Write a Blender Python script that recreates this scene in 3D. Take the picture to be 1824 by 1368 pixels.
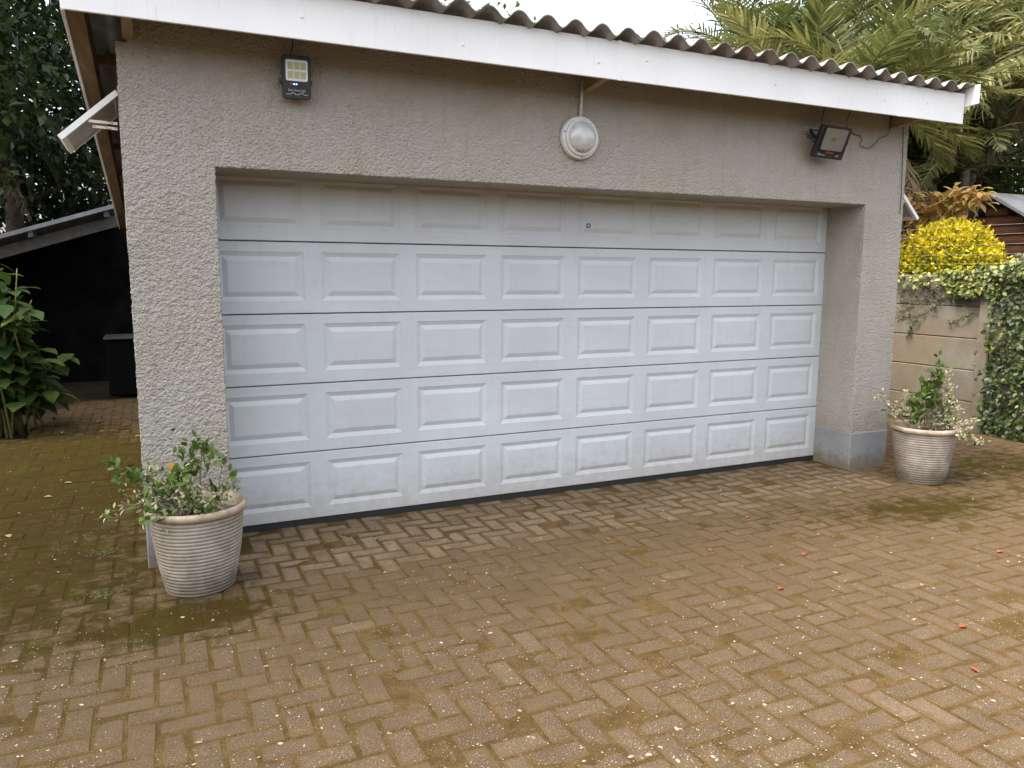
import bpy, bmesh, math, random
import numpy as np
from mathutils import Vector, Matrix, noise as mn
random.seed(7); rng = np.random.default_rng(11)
for o in list(bpy.data.objects): bpy.data.objects.remove(o)
scene = bpy.context.scene; COL = scene.collection
R = math.radians

# ------------------------------------------------------------------ camera, sky, sun, exposure
CAM = Vector((-0.3522, -4.5699, 1.615)); YAW, PITCH, ROLL, FPX = 0.4351, -0.1397, 0.004, 1377.55
fw = Vector((math.sin(YAW)*math.cos(PITCH), math.cos(YAW)*math.cos(PITCH), math.sin(PITCH)))
rt0 = Vector((math.cos(YAW), -math.sin(YAW), 0)); up0 = rt0.cross(fw)
rt = rt0*math.cos(ROLL)+up0*math.sin(ROLL); upv = -rt0*math.sin(ROLL)+up0*math.cos(ROLL)
cd = bpy.data.cameras.new('camera'); cam = bpy.data.objects.new('camera', cd); COL.objects.link(cam)
cd.sensor_width = 36; cd.lens = 36*FPX/1824; cd.clip_end = 500; cd.clip_start = 0.05
cam.matrix_world = Matrix(((rt.x, upv.x, -fw.x, CAM.x), (rt.y, upv.y, -fw.y, CAM.y), (rt.z, upv.z, -fw.z, CAM.z), (0, 0, 0, 1)))
scene.camera = cam

SUN_EL, SUN_AZ = R(60), R(-84)          # azimuth from +Y towards +X: the sun stands to the left, just behind the garage front
sdir = Vector((math.sin(SUN_AZ)*math.cos(SUN_EL), math.cos(SUN_AZ)*math.cos(SUN_EL), math.sin(SUN_EL)))
world = bpy.data.worlds.new('World'); scene.world = world; world.use_nodes = True
wn = world.node_tree; bgn = wn.nodes['Background']
sky = wn.nodes.new('ShaderNodeTexSky'); sky.sky_type = 'NISHITA'; sky.sun_disc = False
sky.sun_elevation = SUN_EL; sky.sun_rotation = SUN_AZ; sky.air_density = 1.0; sky.dust_density = 6.0; sky.ozone_density = 1.0
hs = wn.nodes.new('ShaderNodeHueSaturation'); hs.inputs['Saturation'].default_value = 0.42
wn.links.new(sky.outputs[0], hs.inputs['Color']); wn.links.new(hs.outputs[0], bgn.inputs['Color'])
bgn.inputs['Strength'].default_value = 0.15
sl = bpy.data.lights.new('sun', 'SUN'); sl.energy = 0.8; sl.angle = R(24); sl.color = (1.0, 0.93, 0.82)
so = bpy.data.objects.new('sun', sl); COL.objects.link(so); so.rotation_euler = sdir.to_track_quat('Z', 'Y').to_euler(); so.location = (-4, 6, 14)
vs = scene.view_settings; vs.view_transform = 'Standard'; vs.look = 'None'; vs.gamma = 1; vs.use_curve_mapping = False
vs.exposure = 2.12
cy = scene.cycles; cy.max_bounces = 5; cy.diffuse_bounces = 3; cy.glossy_bounces = 3; cy.transmission_bounces = 4; cy.transparent_max_bounces = 4; cy.caustics_reflective = False; cy.caustics_refractive = False

# ------------------------------------------------------------------ helpers
OFF = {}
def tag(o, label=None, cat=None, group=None, kind=None):
    if label: o['label'] = label
    if cat: o['category'] = cat
    if group: o['group'] = group
    if kind: o['kind'] = kind
    return o
def thing(name, label, cat, loc=(0, 0, 0), group=None, local=False):
    o = bpy.data.objects.new(name, None); COL.objects.link(o); o.location = loc; o.empty_display_size = 0.1
    OFF[o.name] = Vector((0, 0, 0)) if local else Vector(loc)
    return tag(o, label, cat, group)
def link(name, me, mat, parent=None):
    o = bpy.data.objects.new(name, me); COL.objects.link(o)
    if mat: me.materials.append(mat)
    if parent: o.parent = parent; OFF[o.name] = OFF.get(parent.name, Vector((0, 0, 0)))
    return o
class MB:
    def __init__(s): s.v = []; s.f = []
    def add(s, vs_, fs):
        n = len(s.v); s.v += [tuple(p) for p in vs_]; s.f += [tuple(i+n for i in f) for f in fs]; return s
    def box(s, a, b):
        x0, y0, z0 = a; x1, y1, z1 = b
        return s.add([(x0,y0,z0),(x1,y0,z0),(x1,y1,z0),(x0,y1,z0),(x0,y0,z1),(x1,y0,z1),(x1,y1,z1),(x0,y1,z1)],
                     [(3,2,1,0),(4,5,6,7),(0,1,5,4),(1,2,6,5),(2,3,7,6),(3,0,4,7)])
    def prism(s, ring_a, ring_b):
        n = len(ring_a)
        return s.add(list(ring_a)+list(ring_b), [tuple(range(n-1, -1, -1)), tuple(range(n, 2*n))]+[(i, (i+1) % n, n+(i+1) % n, n+i) for i in range(n)])
    def bar(s, p, q, w, h, upd=(0, 0, 1)):
        p, q = Vector(p), Vector(q); d = (q-p).normalized(); sd = d.cross(Vector(upd)).normalized(); u = sd.cross(d)
        r = lambda c: [c+sd*a*w/2+u*b*h/2 for a, b in ((-1,-1),(1,-1),(1,1),(-1,1))]
        return s.prism(r(p), r(q))
    def tube(s, pts, rad, n=6):
        pts = [Vector(p) for p in pts]; rings = []
        for i, p in enumerate(pts):
            d = (pts[min(i+1, len(pts)-1)]-pts[max(i-1, 0)]).normalized()
            a = d.cross(Vector((0, 0, 1)) if abs(d.z) < .9 else Vector((1, 0, 0))).normalized(); b = d.cross(a)
            r = rad[i] if isinstance(rad, (list, tuple)) else rad
            rings.append([p+(a*math.cos(t)+b*math.sin(t))*r for t in (2*math.pi*k/n for k in range(n))])
        m = len(s.v); fs = []
        for i in range(len(rings)-1):
            for k in range(n): fs.append((i*n+k, i*n+(k+1) % n, (i+1)*n+(k+1) % n, (i+1)*n+k))
        fs.append(tuple(range(n-1, -1, -1))); fs.append(tuple((len(rings)-1)*n+k for k in range(n)))
        return s.add([p for r_ in rings for p in r_], fs)
    def lathe(s, prof, c=(0, 0, 0), n=48, axis='z', wob=None):
        vs_ = []; fs = []
        for i, (r, z) in enumerate(prof):
            for k in range(n):
                t = 2*math.pi*k/n; rr = r+(wob(t, z) if wob else 0)
                vs_.append((c[0]+rr*math.cos(t), c[1]+rr*math.sin(t), c[2]+z) if axis == 'z' else (c[0]+rr*math.cos(t), c[1]-z, c[2]+rr*math.sin(t)))
        for i in range(len(prof)-1):
            for k in range(n): fs.append((i*n+k, i*n+(k+1) % n, (i+1)*n+(k+1) % n, (i+1)*n+k))
        return s.add(vs_, fs)
    def build(s, name, mat, parent=None, smooth=False, bevel=0):
        off = OFF.get(parent.name, Vector((0, 0, 0))) if parent else Vector((0, 0, 0))
        me = bpy.data.meshes.new(name); me.from_pydata([(p[0]-off.x, p[1]-off.y, p[2]-off.z) for p in s.v], [], s.f)
        bm = bmesh.new(); bm.from_mesh(me); bmesh.ops.recalc_face_normals(bm, faces=bm.faces)
        if bevel: bmesh.ops.bevel(bm, geom=list(bm.edges), offset=bevel, segments=1, affect='EDGES', clamp_overlap=True)
        bm.to_mesh(me); bm.free()
        if smooth:
            me.polygons.foreach_set('use_smooth', [True]*len(me.polygons))
            if smooth == 'auto': me.set_sharp_from_angle(angle=R(38))
        return link(name, me, mat, parent)

class N:                                   # small node-tree helper
    def __init__(s, name):
        s.m = bpy.data.materials.new(name); s.m.use_nodes = True; s.t = s.m.node_tree; s.b = s.t.nodes['Principled BSDF']; s.out = s.t.nodes['Material Output']
        s.geo = s.t.nodes.new('ShaderNodeNewGeometry'); s.pos = s.geo.outputs['Position']
    def nd(s, typ, **kw):
        n = s.t.nodes.new(typ)
        for k, v in kw.items(): setattr(n, k, v)
        return n
    def ln(s, a, b): s.t.links.new(a, b)
    def put(s, sock, v):
        if isinstance(v, bpy.types.NodeSocket): s.ln(v, sock)
        elif isinstance(v, (tuple, list)): sock.default_value = tuple(v)+((1,) if len(v) == 3 and len(sock.default_value) == 4 else ())
        else: sock.default_value = v
    def noise(s, scale, detail=4, rough=.55, vec=None, stretch=None):
        n = s.nd('ShaderNodeTexNoise'); v = vec or s.pos
        if stretch:
            mp = s.nd('ShaderNodeMapping'); s.ln(v, mp.inputs[0]); mp.inputs['Scale'].default_value = stretch; v = mp.outputs[0]
        s.ln(v, n.inputs['Vector']); n.inputs['Scale'].default_value = scale; n.inputs['Detail'].default_value = detail; n.inputs['Roughness'].default_value = rough
        return n.outputs['Fac']
    def voro(s, scale, feat='F1', out='Distance', rnd=1):
        n = s.nd('ShaderNodeTexVoronoi', feature=feat); s.ln(s.pos, n.inputs['Vector']); n.inputs['Scale'].default_value = scale; n.inputs['Randomness'].default_value = rnd
        return n.outputs[out]
    def ramp(s, f, stops):
        n = s.nd('ShaderNodeValToRGB'); s.ln(f, n.inputs[0]); e = n.color_ramp.elements
        while len(e) < len(stops): e.new(.5)
        for el, (p, c) in zip(e, stops):
            el.position = p; c = (c, c, c) if not isinstance(c, tuple) else c; el.color = c+(1,)
        return n.outputs['Color']
    def mix(s, f, a, b, mode='MIX'):
        n = s.nd('ShaderNodeMix', data_type='RGBA', blend_type=mode); s.put(n.inputs['Factor'], f)
        s.put(n.inputs[6], a); s.put(n.inputs[7], b); return n.outputs[2]
    def math(s, op, a, b=0.0, c=None):
        n = s.nd('ShaderNodeMath', operation=op); s.put(n.inputs[0], a); s.put(n.inputs[1], b)
        if c is not None: s.put(n.inputs[2], c)
        return n.outputs[0]
    def attr(s, name): return s.nd('ShaderNodeAttribute', attribute_name=name).outputs['Fac']
    def bump(s, h, dist=.01, strength=1.0, normal=None):
        n = s.nd('ShaderNodeBump'); s.put(n.inputs['Height'], h); n.inputs['Distance'].default_value = dist; n.inputs['Strength'].default_value = strength
        if normal: s.ln(normal, n.inputs['Normal'])
        return n.outputs[0]
    def fin(s, col, rough=.6, normal=None, spec=.5, metal=0):
        s.put(s.b.inputs['Base Color'], col); s.put(s.b.inputs['Roughness'], rough); s.b.inputs['Specular IOR Level'].default_value = spec; s.b.inputs['Metallic'].default_value = metal
        if normal: s.ln(normal, s.b.inputs['Normal'])
        return s.m

def plain(name, col, rough=.5, var=.12, scale=14, bump=.0, metal=0, spec=.5):
    n = N(name); f = n.noise(scale, 5); d = tuple(c*(1-var) for c in col); b = tuple(min(1, c*(1+var)) for c in col)
    return n.fin(n.ramp(f, [(.3, d), (.7, b)]), rough, n.bump(n.noise(scale*9, 3), bump) if bump else None, spec, metal)

def mat_stucco():
    n = N('stucco'); a = n.noise(2.2, 4); f = n.noise(150, 2, .6); g = n.noise(60, 3, .65)
    c = n.ramp(a, [(.3, (.368, .333, .278)), (.5, (.412, .380, .328)), (.62, (.405, .378, .335)), (.78, (.436, .409, .364))])
    c = n.mix(n.ramp(g, [(.33, .4), (.46, 0.0)]), c, (.30, .255, .20))          # dirt held in the pits
    sp = n.ramp(n.voro(70), [(.0, 1.0), (.09, 0.0)]); pick = n.ramp(n.noise(60, 1), [(.58, 0.0), (.64, .6)])
    c = n.mix(n.mix(1.0, sp, pick, 'MULTIPLY'), c, (.12, .10, .085))
    st = n.ramp(n.noise(3.0, 3, .6, stretch=(5, 5, .5)), [(.5, 0.0), (.72, .35)])
    c = n.mix(st, c, (.32, .285, .23))
    dz = n.nd('ShaderNodeSeparateXYZ'); n.ln(n.pos, dz.inputs[0]); dp = n.math('SUBTRACT', n.math('ADD', n.math('MULTIPLY', n.noise(3.5, 4, .65), 1.1), n.math('MULTIPLY', dz.outputs[2], -1.0)), -.02); c = n.mix(n.ramp(dp, [(.0, 0.0), (.35, .5)]), c, (.25, .205, .145))
    vb = n.math('MULTIPLY', n.math('SUBTRACT', .55, n.voro(78)), n.ramp(g, [(.34, 0.0), (.52, 1.0)])); nb = n.bump(n.math('ADD', vb, n.math('MULTIPLY', f, .35)), .013, .95)
    return n.fin(c, .85, nb, .25)
def mat_plinth():
    n = N('plinth_paint'); a = n.noise(3, 6, .6); c = n.ramp(a, [(.3, (.20, .205, .21)), (.6, (.27, .277, .285)), (.8, (.30, .305, .31))])
    sc = n.ramp(n.noise(22, 6, .7), [(.62, 0.0), (.7, .5)]); c = n.mix(sc, c, (.36, .36, .35)); dz = n.nd('ShaderNodeSeparateXYZ'); n.ln(n.pos, dz.inputs[0]); spl = n.math('SUBTRACT', n.math('MULTIPLY', n.noise(14, 5, .7), .34), dz.outputs[2]); c = n.mix(n.ramp(spl, [(.0, 0.0), (.14, .8)]), c, (.15, .115, .07))
    return n.fin(c, .7, n.bump(n.noise(70, 4), .004, .6), .3)
def mat_door():
    n = N('door_paint'); a = n.noise(1.3, 5, .6); c = n.ramp(a, [(.3, (.475, .498, .515)), (.7, (.545, .572, .592))])
    gr = n.noise(30, 4, .6, stretch=(.12, 1, 1)); c = n.mix(n.ramp(gr, [(.45, 0.0), (.75, .22)]), c, (.42, .41, .40))
    dr = n.ramp(n.noise(9, 5, .65), [(.56, 0.0), (.78, .28)]); c = n.mix(dr, c, (.38, .35, .31))
    sp = n.ramp(n.voro(9), [(.0, 1.0), (.022, 0.0)]); c = n.mix(sp, c, (.12, .1, .09)); dz = n.nd('ShaderNodeSeparateXYZ'); n.ln(n.pos, dz.inputs[0])
    spl = n.math('SUBTRACT', n.math('MULTIPLY', n.noise(16, 5, .7), .75), n.math('MULTIPLY', dz.outputs[2], 1.1)); c = n.mix(n.ramp(spl, [(.0, 0.0), (.36, .5)]), c, (.34, .29, .22))
    strk = n.ramp(n.noise(6, 4, .65, stretch=(6, 6, .35)), [(.56, 0.0), (.76, .3)]); c = n.mix(strk, c, (.40, .375, .34))
    h = n.noise(60, 5, .65, stretch=(.1, 1, 1))
    return n.fin(c, n.math('MULTIPLY_ADD', a, .3, .28), n.bump(n.math('ADD', h, n.math('MULTIPLY', n.noise(3.5, 2), 3.0)), .0016, .5), .5)
def mat_white():
    n = N('white_paint'); a = n.noise(2.0, 5); c = n.ramp(a, [(.3, (.79, .79, .785)), (.65, (.85, .85, .84))])
    st = n.ramp(n.noise(5, 6, .7, stretch=(.7, .7, 2)), [(.58, 0.0), (.8, .22)]); c = n.mix(st, c, (.52, .51, .49)); k2 = n.ramp(n.noise(9, 4, .65, stretch=(5, 5, .5)), [(.58, 0.0), (.78, .3)]); c = n.mix(k2, c, (.50, .48, .44)); k3 = n.ramp(n.voro(6), [(.0, .8), (.03, 0.0)]); c = n.mix(k3, c, (.25, .22, .19))
    return n.fin(c, .5, n.bump(n.noise(30, 4), .002, .5), .4)
def mat_roof():
    n = N('fibre_cement'); a = n.noise(5, 6, .7); c = n.ramp(a, [(.3, (.20, .19, .175)), (.55, (.33, .32, .30)), (.75, (.44, .43, .41))])
    l = n.ramp(n.noise(14, 6, .7), [(.58, 0.0), (.7, .7)]); c = n.mix(l, c, (.13, .115, .07))
    r_ = n.ramp(n.noise(1.6, 3), [(.58, 0.0), (.72, .45)]); c = n.mix(r_, c, (.17, .085, .06))
    return n.fin(c, .9, n.bump(n.noise(80, 4), .004, .7), .2)
def mat_wood(name, c0, c1, scale=6):
    n = N(name); a = n.noise(scale, 6, .6, stretch=(4, .6, 4)); c = n.ramp(a, [(.3, c0), (.7, c1)])
    return n.fin(c, .75, n.bump(a, .003, .6), .2)
def mat_rust():
    n = N('rusty_white_steel'); a = n.noise(26, 6, .7); c = n.ramp(a, [(.0, (.72, .69, .62)), (.52, (.66, .61, .52)), (.6, (.30, .14, .06)), (.8, (.12, .05, .03))])
    return n.fin(c, .6, n.bump(a, .003, .6), .4)
def mat_glass(name, tint=(.9, .95, .95), rough=.03):
    n = N(name); tr = n.nd('ShaderNodeBsdfTransparent'); tr.inputs[0].default_value = tint+(1,); gl = n.nd('ShaderNodeBsdfGlossy'); n.put(gl.inputs['Roughness'], n.ramp(n.noise(5, 3), [(.3, rough), (.8, rough+.12)]))
    fr = n.nd('ShaderNodeFresnel'); fr.inputs[0].default_value = 1.5; mx = n.nd('ShaderNodeMixShader'); n.ln(fr.outputs[0], mx.inputs[0]); n.ln(tr.outputs[0], mx.inputs[1]); n.ln(gl.outputs[0], mx.inputs[2]); n.ln(mx.outputs[0], n.out.inputs[0]); return n.m
def mat_paver():
    n = N('paver'); tint = n.attr('tint'); moss = n.attr('moss'); dirt = n.attr('dirt')
    a = n.noise(7, 4, .68)
    c = n.ramp(tint, [(.0, (.104, .071, .041)), (.45, (.122, .084, .049)), (.75, (.134, .094, .057)), (.86, (.175, .128, .082)), (1., (.255, .192, .128))])
    c = n.mix(n.ramp(a, [(.34, .6), (.6, 0.0)]), c, (.078, .053, .029))
    of = n.ramp(a, [(.52, 0.0), (.68, .5)]); c = n.mix(of, c, (.118, .075, .032))
    gr = n.noise(210, 2, .7); c = n.mix(n.ramp(gr, [(.36, .5), (.5, 0.0)]), c, (.042, .028, .017))
    c = n.mix(n.ramp(gr, [(.585, 0.0), (.66, .75)]), c, (.32, .26, .18))
    ed = n.math('ADD', n.attr('edge'), n.math('MULTIPLY', n.noise(22, 4, .7), 1.3)); c = n.mix(n.ramp(n.math('SUBTRACT', ed, .88), [(.0, 0.0), (.45, .72)]), c, n.ramp(a, [(.35, (.094, .060, .025)), (.6, (.122, .078, .033))]))
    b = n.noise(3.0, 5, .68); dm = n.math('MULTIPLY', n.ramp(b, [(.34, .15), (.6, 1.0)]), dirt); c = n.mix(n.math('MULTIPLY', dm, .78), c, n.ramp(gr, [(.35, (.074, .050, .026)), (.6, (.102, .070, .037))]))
    mm = n.math('SUBTRACT', n.math('ADD', n.math('MULTIPLY', n.noise(8, 5, .72), 1.5), moss), 1.08); mm = n.ramp(mm, [(.0, 0.0), (.34, .97)])
    mc = n.ramp(b, [(.36, (.032, .017, .002)), (.5, (.037, .024, .0012)), (.66, (.036, .034, .0012))])
    c = n.mix(mm, c, mc)
    return n.fin(c, .9, n.bump(n.math('ADD', n.math('MULTIPLY', gr, .55), a), .006, .75), .10)
def mat_bed():
    n = N('joint_sand'); moss = n.attr('moss'); a = n.noise(9, 4, .7); c = n.ramp(a, [(.3, (.092, .058, .023)), (.52, (.128, .081, .033)), (.72, (.140, .094, .045))])
    mm = n.ramp(n.math('ADD', n.math('MULTIPLY', n.noise(8, 4, .7), .9), n.math('MULTIPLY', moss, .8)), [(.45, 0.0), (.9, .95)])
    c = n.mix(mm, c, n.ramp(a, [(.3, (.033, .021, .005)), (.7, (.043, .037, .005))]))
    g = n.noise(150, 2, .7); c = n.mix(n.ramp(g, [(.36, .6), (.5, 0.0)]), c, (.035, .022, .010))
    return n.fin(c, .95, n.bump(g, .006, .9), .06)
def mat_soil():
    n = N('soil'); c = n.ramp(n.noise(8, 7, .7), [(.3, (.028, .02, .012)), (.6, (.07, .05, .03)), (.8, (.10, .075, .04))])
    return n.fin(c, .95, n.bump(n.noise(40, 6, .7), .02, 1), .15)
def foliage(name, stops, transl=.3, rough=.5, spec=.35):
    n = N(name); t = n.attr('tint'); c = n.ramp(t, stops); c = n.mix(n.ramp(n.noise(35, 3), [(.35, .3), (.6, 0.0)]), c, tuple(v*.6 for v in stops[0][1]))
    n.fin(c, rough, None, spec); tr = n.nd('ShaderNodeBsdfTranslucent'); n.ln(c, tr.inputs[0]); mx = n.nd('ShaderNodeMixShader'); mx.inputs[0].default_value = transl
    n.ln(n.b.outputs[0], mx.inputs[1]); n.ln(tr.outputs[0], mx.inputs[2]); n.ln(mx.outputs[0], n.out.inputs[0]); return n.m
def mat_pot():
    n = N('glazed_pot'); a = n.noise(7, 6, .65); c = n.ramp(a, [(.3, (.195, .160, .125)), (.5, (.30, .262, .215)), (.72, (.41, .378, .33))])
    rg = n.nd('ShaderNodeSeparateXYZ'); n.ln(n.pos, rg.inputs[0]); w = n.math('COSINE', n.math('MULTIPLY', rg.outputs[2], 2*math.pi/0.019)); 
    c = n.mix(n.ramp(w, [(.2, 0.0), (.95, .55)]), c, (.13, .09, .062))       # brown clay shows in the grooves
    gl = n.ramp(n.noise(4, 5, .7, stretch=(1.5, 1.5, .4)), [(.6, 0.0), (.72, .35)]); c = n.mix(gl, c, (.42, .44, .43))
    d = n.ramp(n.noise(3.4, 4, .6), [(.48, 0.0), (.66, .7)]); c = n.mix(d, c, (.15, .115, .075)); al = n.math('SUBTRACT', n.math('MULTIPLY', n.noise(9, 5, .7), .30), rg.outputs[2]); c = n.mix(n.ramp(al, [(.0, 0.0), (.1, .75)]), c, (.085, .070, .040))
    return n.fin(c, n.ramp(a, [(.3, .38), (.7, .62)]), n.bump(n.noise(90, 4), .002, .6), .5)
def mat_wall_precast():
    n = N('precast_concrete'); a = n.noise(2.4, 6, .65); c = n.ramp(a, [(.3, (.120, .100, .073)), (.55, (.162, .140, .108)), (.75, (.20, .182, .155))])
    o = n.ramp(n.noise(1.1, 4), [(.45, 0.0), (.62, .4)]); c = n.mix(o, c, (.18, .135, .07))
    k = n.ramp(n.noise(5, 6, .7, stretch=(3, 3, .6)), [(.58, 0.0), (.72, .55)]); c = n.mix(k, c, (.12, .10, .075))
    return n.fin(c, .9, n.bump(n.noise(60, 5), .005, .7), .2)
M = dict(stucco=mat_stucco(), plinth=mat_plinth(), door=mat_door(), white=mat_white(), roof=mat_roof(), paver=mat_paver(), bed=mat_bed(), soil=mat_soil(), pot=mat_pot(), precast=mat_wall_precast(),
  timber=mat_wood('eave_timber', (.12, .075, .038), (.22, .145, .078)), palewood=mat_wood('pale_timber', (.26, .19, .11), (.40, .31, .20)), darkwood=mat_wood('dark_timber', (.05, .038, .028), (.10, .08, .06)), log=mat_wood('brown_siding', (.10, .042, .022), (.19, .085, .045)),
  rust=mat_rust(), glass=mat_glass('window_glass'), rubber=plain('black_rubber', (.012, .012, .012), .8), black=plain('black_casting', (.016, .017, .019), .45, .3, 30, .001),
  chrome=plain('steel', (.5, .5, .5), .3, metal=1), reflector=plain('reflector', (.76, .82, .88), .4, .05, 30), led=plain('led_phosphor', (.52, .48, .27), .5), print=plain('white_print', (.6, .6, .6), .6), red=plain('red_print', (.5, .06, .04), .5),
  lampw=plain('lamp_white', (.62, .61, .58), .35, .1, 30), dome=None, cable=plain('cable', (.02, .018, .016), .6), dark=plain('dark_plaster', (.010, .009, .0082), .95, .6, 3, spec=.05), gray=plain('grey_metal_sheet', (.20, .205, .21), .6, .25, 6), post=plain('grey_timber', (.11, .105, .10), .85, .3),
  bark=plain('bark', (.085, .066, .048), .9, .4, 18, .01), palmbark=plain('palm_bark', (.19, .165, .13), .9, .3, 12, .012), stem=plain('stem', (.16, .125, .07), .7, .3, 40), greenstem=plain('green_stem', (.13, .14, .04), .6, .3, 20), wire=plain('fence_wire', (.30, .29, .27), .5, metal=.3), bin=plain('dark_bin', (.004, .004, .0045), .8, spec=.1), binlid=plain('bin_lid', (.07, .07, .072), .5),
  grit=plain('pale_grit', (.34, .28, .20), .8, .6, 25), tile=plain('pale_wall', (.42, .36, .30), .7),
  leaf_dark=foliage('leaf_dark', [(0, (.010, .020, .006)), (.6, (.022, .048, .010)), (1, (.06, .10, .02))]),
  leaf_mid=foliage('leaf_mid', [(0, (.022, .04, .010)), (.6, (.065, .095, .022)), (1, (.15, .175, .04))]),
  leaf_big=foliage('leaf_big', [(0, (.022, .048, .011)), (.5, (.055, .10, .022)), (.85, (.115, .16, .034)), (1, (.26, .23, .05))], .3, .6, .15),
  leaf_pot=foliage('leaf_pot', [(0, (.04, .085, .012)), (.35, (.095, .165, .022)), (.5, (.20, .25, .05)), (.6, (.48, .44, .27)), (.85, (.64, .57, .42)), (1, (.60, .42, .32))], .25, .45),
  leaf_yellow=foliage('leaf_yellow', [(0, (.045, .08, .006)), (.25, (.18, .22, .008)), (.45, (.58, .48, .012)), (1, (.86, .68, .02))], .3, .5),
  leaf_red=foliage('leaf_red', [(0, (.36, .33, .09)), (.4, (.70, .50, .16)), (.7, (.78, .44, .19)), (1, (.85, .64, .40))], .5, .4),
  leaf_ivy=foliage('leaf_ivy', [(0, (.012, .022, .006)), (.5, (.036, .062, .011)), (.8, (.12, .145, .022)), (1, (.32, .31, .07))], .25, .45),
  palm=foliage('palm_leaf', [(0, (.032, .044, .014)), (.5, (.098, .108, .028)), (.8, (.185, .185, .055)), (1, (.38, .34, .16))], .42, .45),
  palmdry=foliage('palm_dry', [(0, (.10, .07, .04)), (.6, (.25, .18, .09)), (1, (.40, .31, .18))], .25, .7),
  orange=foliage('dead_leaf', [(0, (.30, .07, .02)), (1, (.42, .12, .03))], .2, .6), tanleaf=foliage('tan_leaf', [(0, (.35, .27, .14)), (1, (.42, .34, .2))], .2, .6), yellowleaf=foliage('orange_leaf', [(0, (.55, .22, .03)), (1, (.6, .3, .04))], .2, .5), flower=foliage('flower', [(0, (.75, .19, .10)), (1, (.8, .24, .12))], .3, .5))
nf = N('frosted_glass'); nf.b.inputs['Transmission Weight'].default_value = .45; M['frost'] = nf.fin(nf.ramp(nf.noise(6, 3), [(.3, (.5, .44, .37)), (.7, (.62, .57, .5))]), .5, None, .5)
def mat_dome():
    n = N('lamp_glass'); a = n.noise(8, 4, .6); sx = n.nd('ShaderNodeSeparateXYZ'); n.ln(n.pos, sx.inputs[0])
    low = n.ramp(n.math('ADD', n.math('MULTIPLY', sx.outputs[2], 8), n.math('MULTIPLY', a, .5)), [(.0, 0.0), (1, 1.0)])
    c = n.ramp(a, [(.35, (.40, .40, .38)), (.6, (.60, .60, .59))])
    z = n.math('SUBTRACT', n.math('ADD', sx.outputs[2], n.math('MULTIPLY', a, .05)), 2.425); c = n.mix(n.ramp(n.math('MULTIPLY', z, 40), [(.0, .7), (1., 0.0)]), c, (.16, .12, .07))   # dead insects settled in the bowl
    n.b.inputs['Coat Weight'].default_value = .6; n.b.inputs['Coat Roughness'].default_value = .05
    return n.fin(c, .15, None, .6)
M['dome'] = mat_dome()

# leaves: many little folded blades in one mesh
LEAF2 = (np.array([(0,0,0),(.45,.5,.10),(1,0,-.05),(.45,-.5,.10)], float), [(0,1,2),(0,2,3)])
LEAF6 = (np.array([(0,0,0),(.22,.34,.07),(.22,0,0),(.22,-.34,.07),(.55,.46,.07),(.55,0,.02),(.55,-.46,.07),(.85,.22,-.01),(.85,0,-.03),(.85,-.22,-.01),(1.05,0,-.10)], float),
         [(0,2,1),(0,3,2),(1,2,5,4),(2,3,6,5),(4,5,8,7),(5,6,9,8),(7,8,10),(8,9,10)])
STRIP = (np.array([(0,.25,0),(0,-.25,0),(.3,.5,.0),(.3,-.5,.0),(.7,.38,-.05),(.7,-.38,-.05),(1,0,-.16)], float), [(0,1,3,2),(2,3,5,4),(4,5,6)])
def nrm(a): return a/np.maximum(np.linalg.norm(a, axis=1, keepdims=True), 1e-9)
def leaves(name, tpl, P, D, U, size, width, tint, mat, parent=None):
    T, F = tpl; P = np.asarray(P, float); n = len(P)
    if n == 0: return None
    D = nrm(np.asarray(D, float)); S = nrm(np.cross(np.asarray(U, float), D)+1e-6); Z = np.cross(D, S)
    size = np.broadcast_to(np.asarray(size, float), (n,)); width = np.broadcast_to(np.asarray(width, float), (n,)); k = len(T)
    V = P[:, None, :]+size[:, None, None]*(T[None, :, 0, None]*D[:, None, :]+(T[None, :, 1]*width[:, None])[:, :, None]*S[:, None, :]+T[None, :, 2, None]*Z[:, None, :])
    off = OFF.get(parent.name, Vector((0, 0, 0))) if parent else Vector((0, 0, 0)); V = (V-np.array(off)).reshape(-1, 3)
    lens = np.array([len(f) for f in F]); flat = np.concatenate([np.array(f) for f in F])
    LV = (flat[None, :]+(np.arange(n)*k)[:, None]).ravel(); LT = np.tile(lens, n); LS = np.concatenate([[0], np.cumsum(LT)[:-1]])
    me = bpy.data.meshes.new(name); me.vertices.add(n*k); me.vertices.foreach_set('co', V.ravel()); me.loops.add(len(LV)); me.loops.foreach_set('vertex_index', LV.astype(np.int32))
    me.polygons.add(len(LT)); me.polygons.foreach_set('loop_start', LS.astype(np.int32)); me.polygons.foreach_set('loop_total', LT.astype(np.int32)); me.update(calc_edges=True); me.validate()
    at = me.attributes.new('tint', 'FLOAT', 'POINT'); at.data.foreach_set('value', np.repeat(np.clip(np.broadcast_to(np.asarray(tint, float), (n,)), 0, 1), k))
    return link(name, me, mat, parent)
def rdir(n): return nrm(rng.normal(size=(n, 3)))

def at(u, v, y=None, x=None, z=None, d=None):
    r_ = fw+rt*((u-912)/FPX)-upv*((v-684)/FPX)
    t = (y-CAM.y)/r_.y if y is not None else (x-CAM.x)/r_.x if x is not None else (z-CAM.z)/r_.z if z is not None else d
    return CAM+r_*t

# ------------------------------------------------------------------ setting: ground, driveway
g = MB(); g.add([(-150, -150, -.06), (150, -150, -.06), (150, 150, -.06), (-150, 150, -.06)], [(0, 1, 2, 3)])
tag(g.build('ground', M['soil']), 'bare brown earth reaching out beyond the driveway', 'ground', kind='structure')

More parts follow.
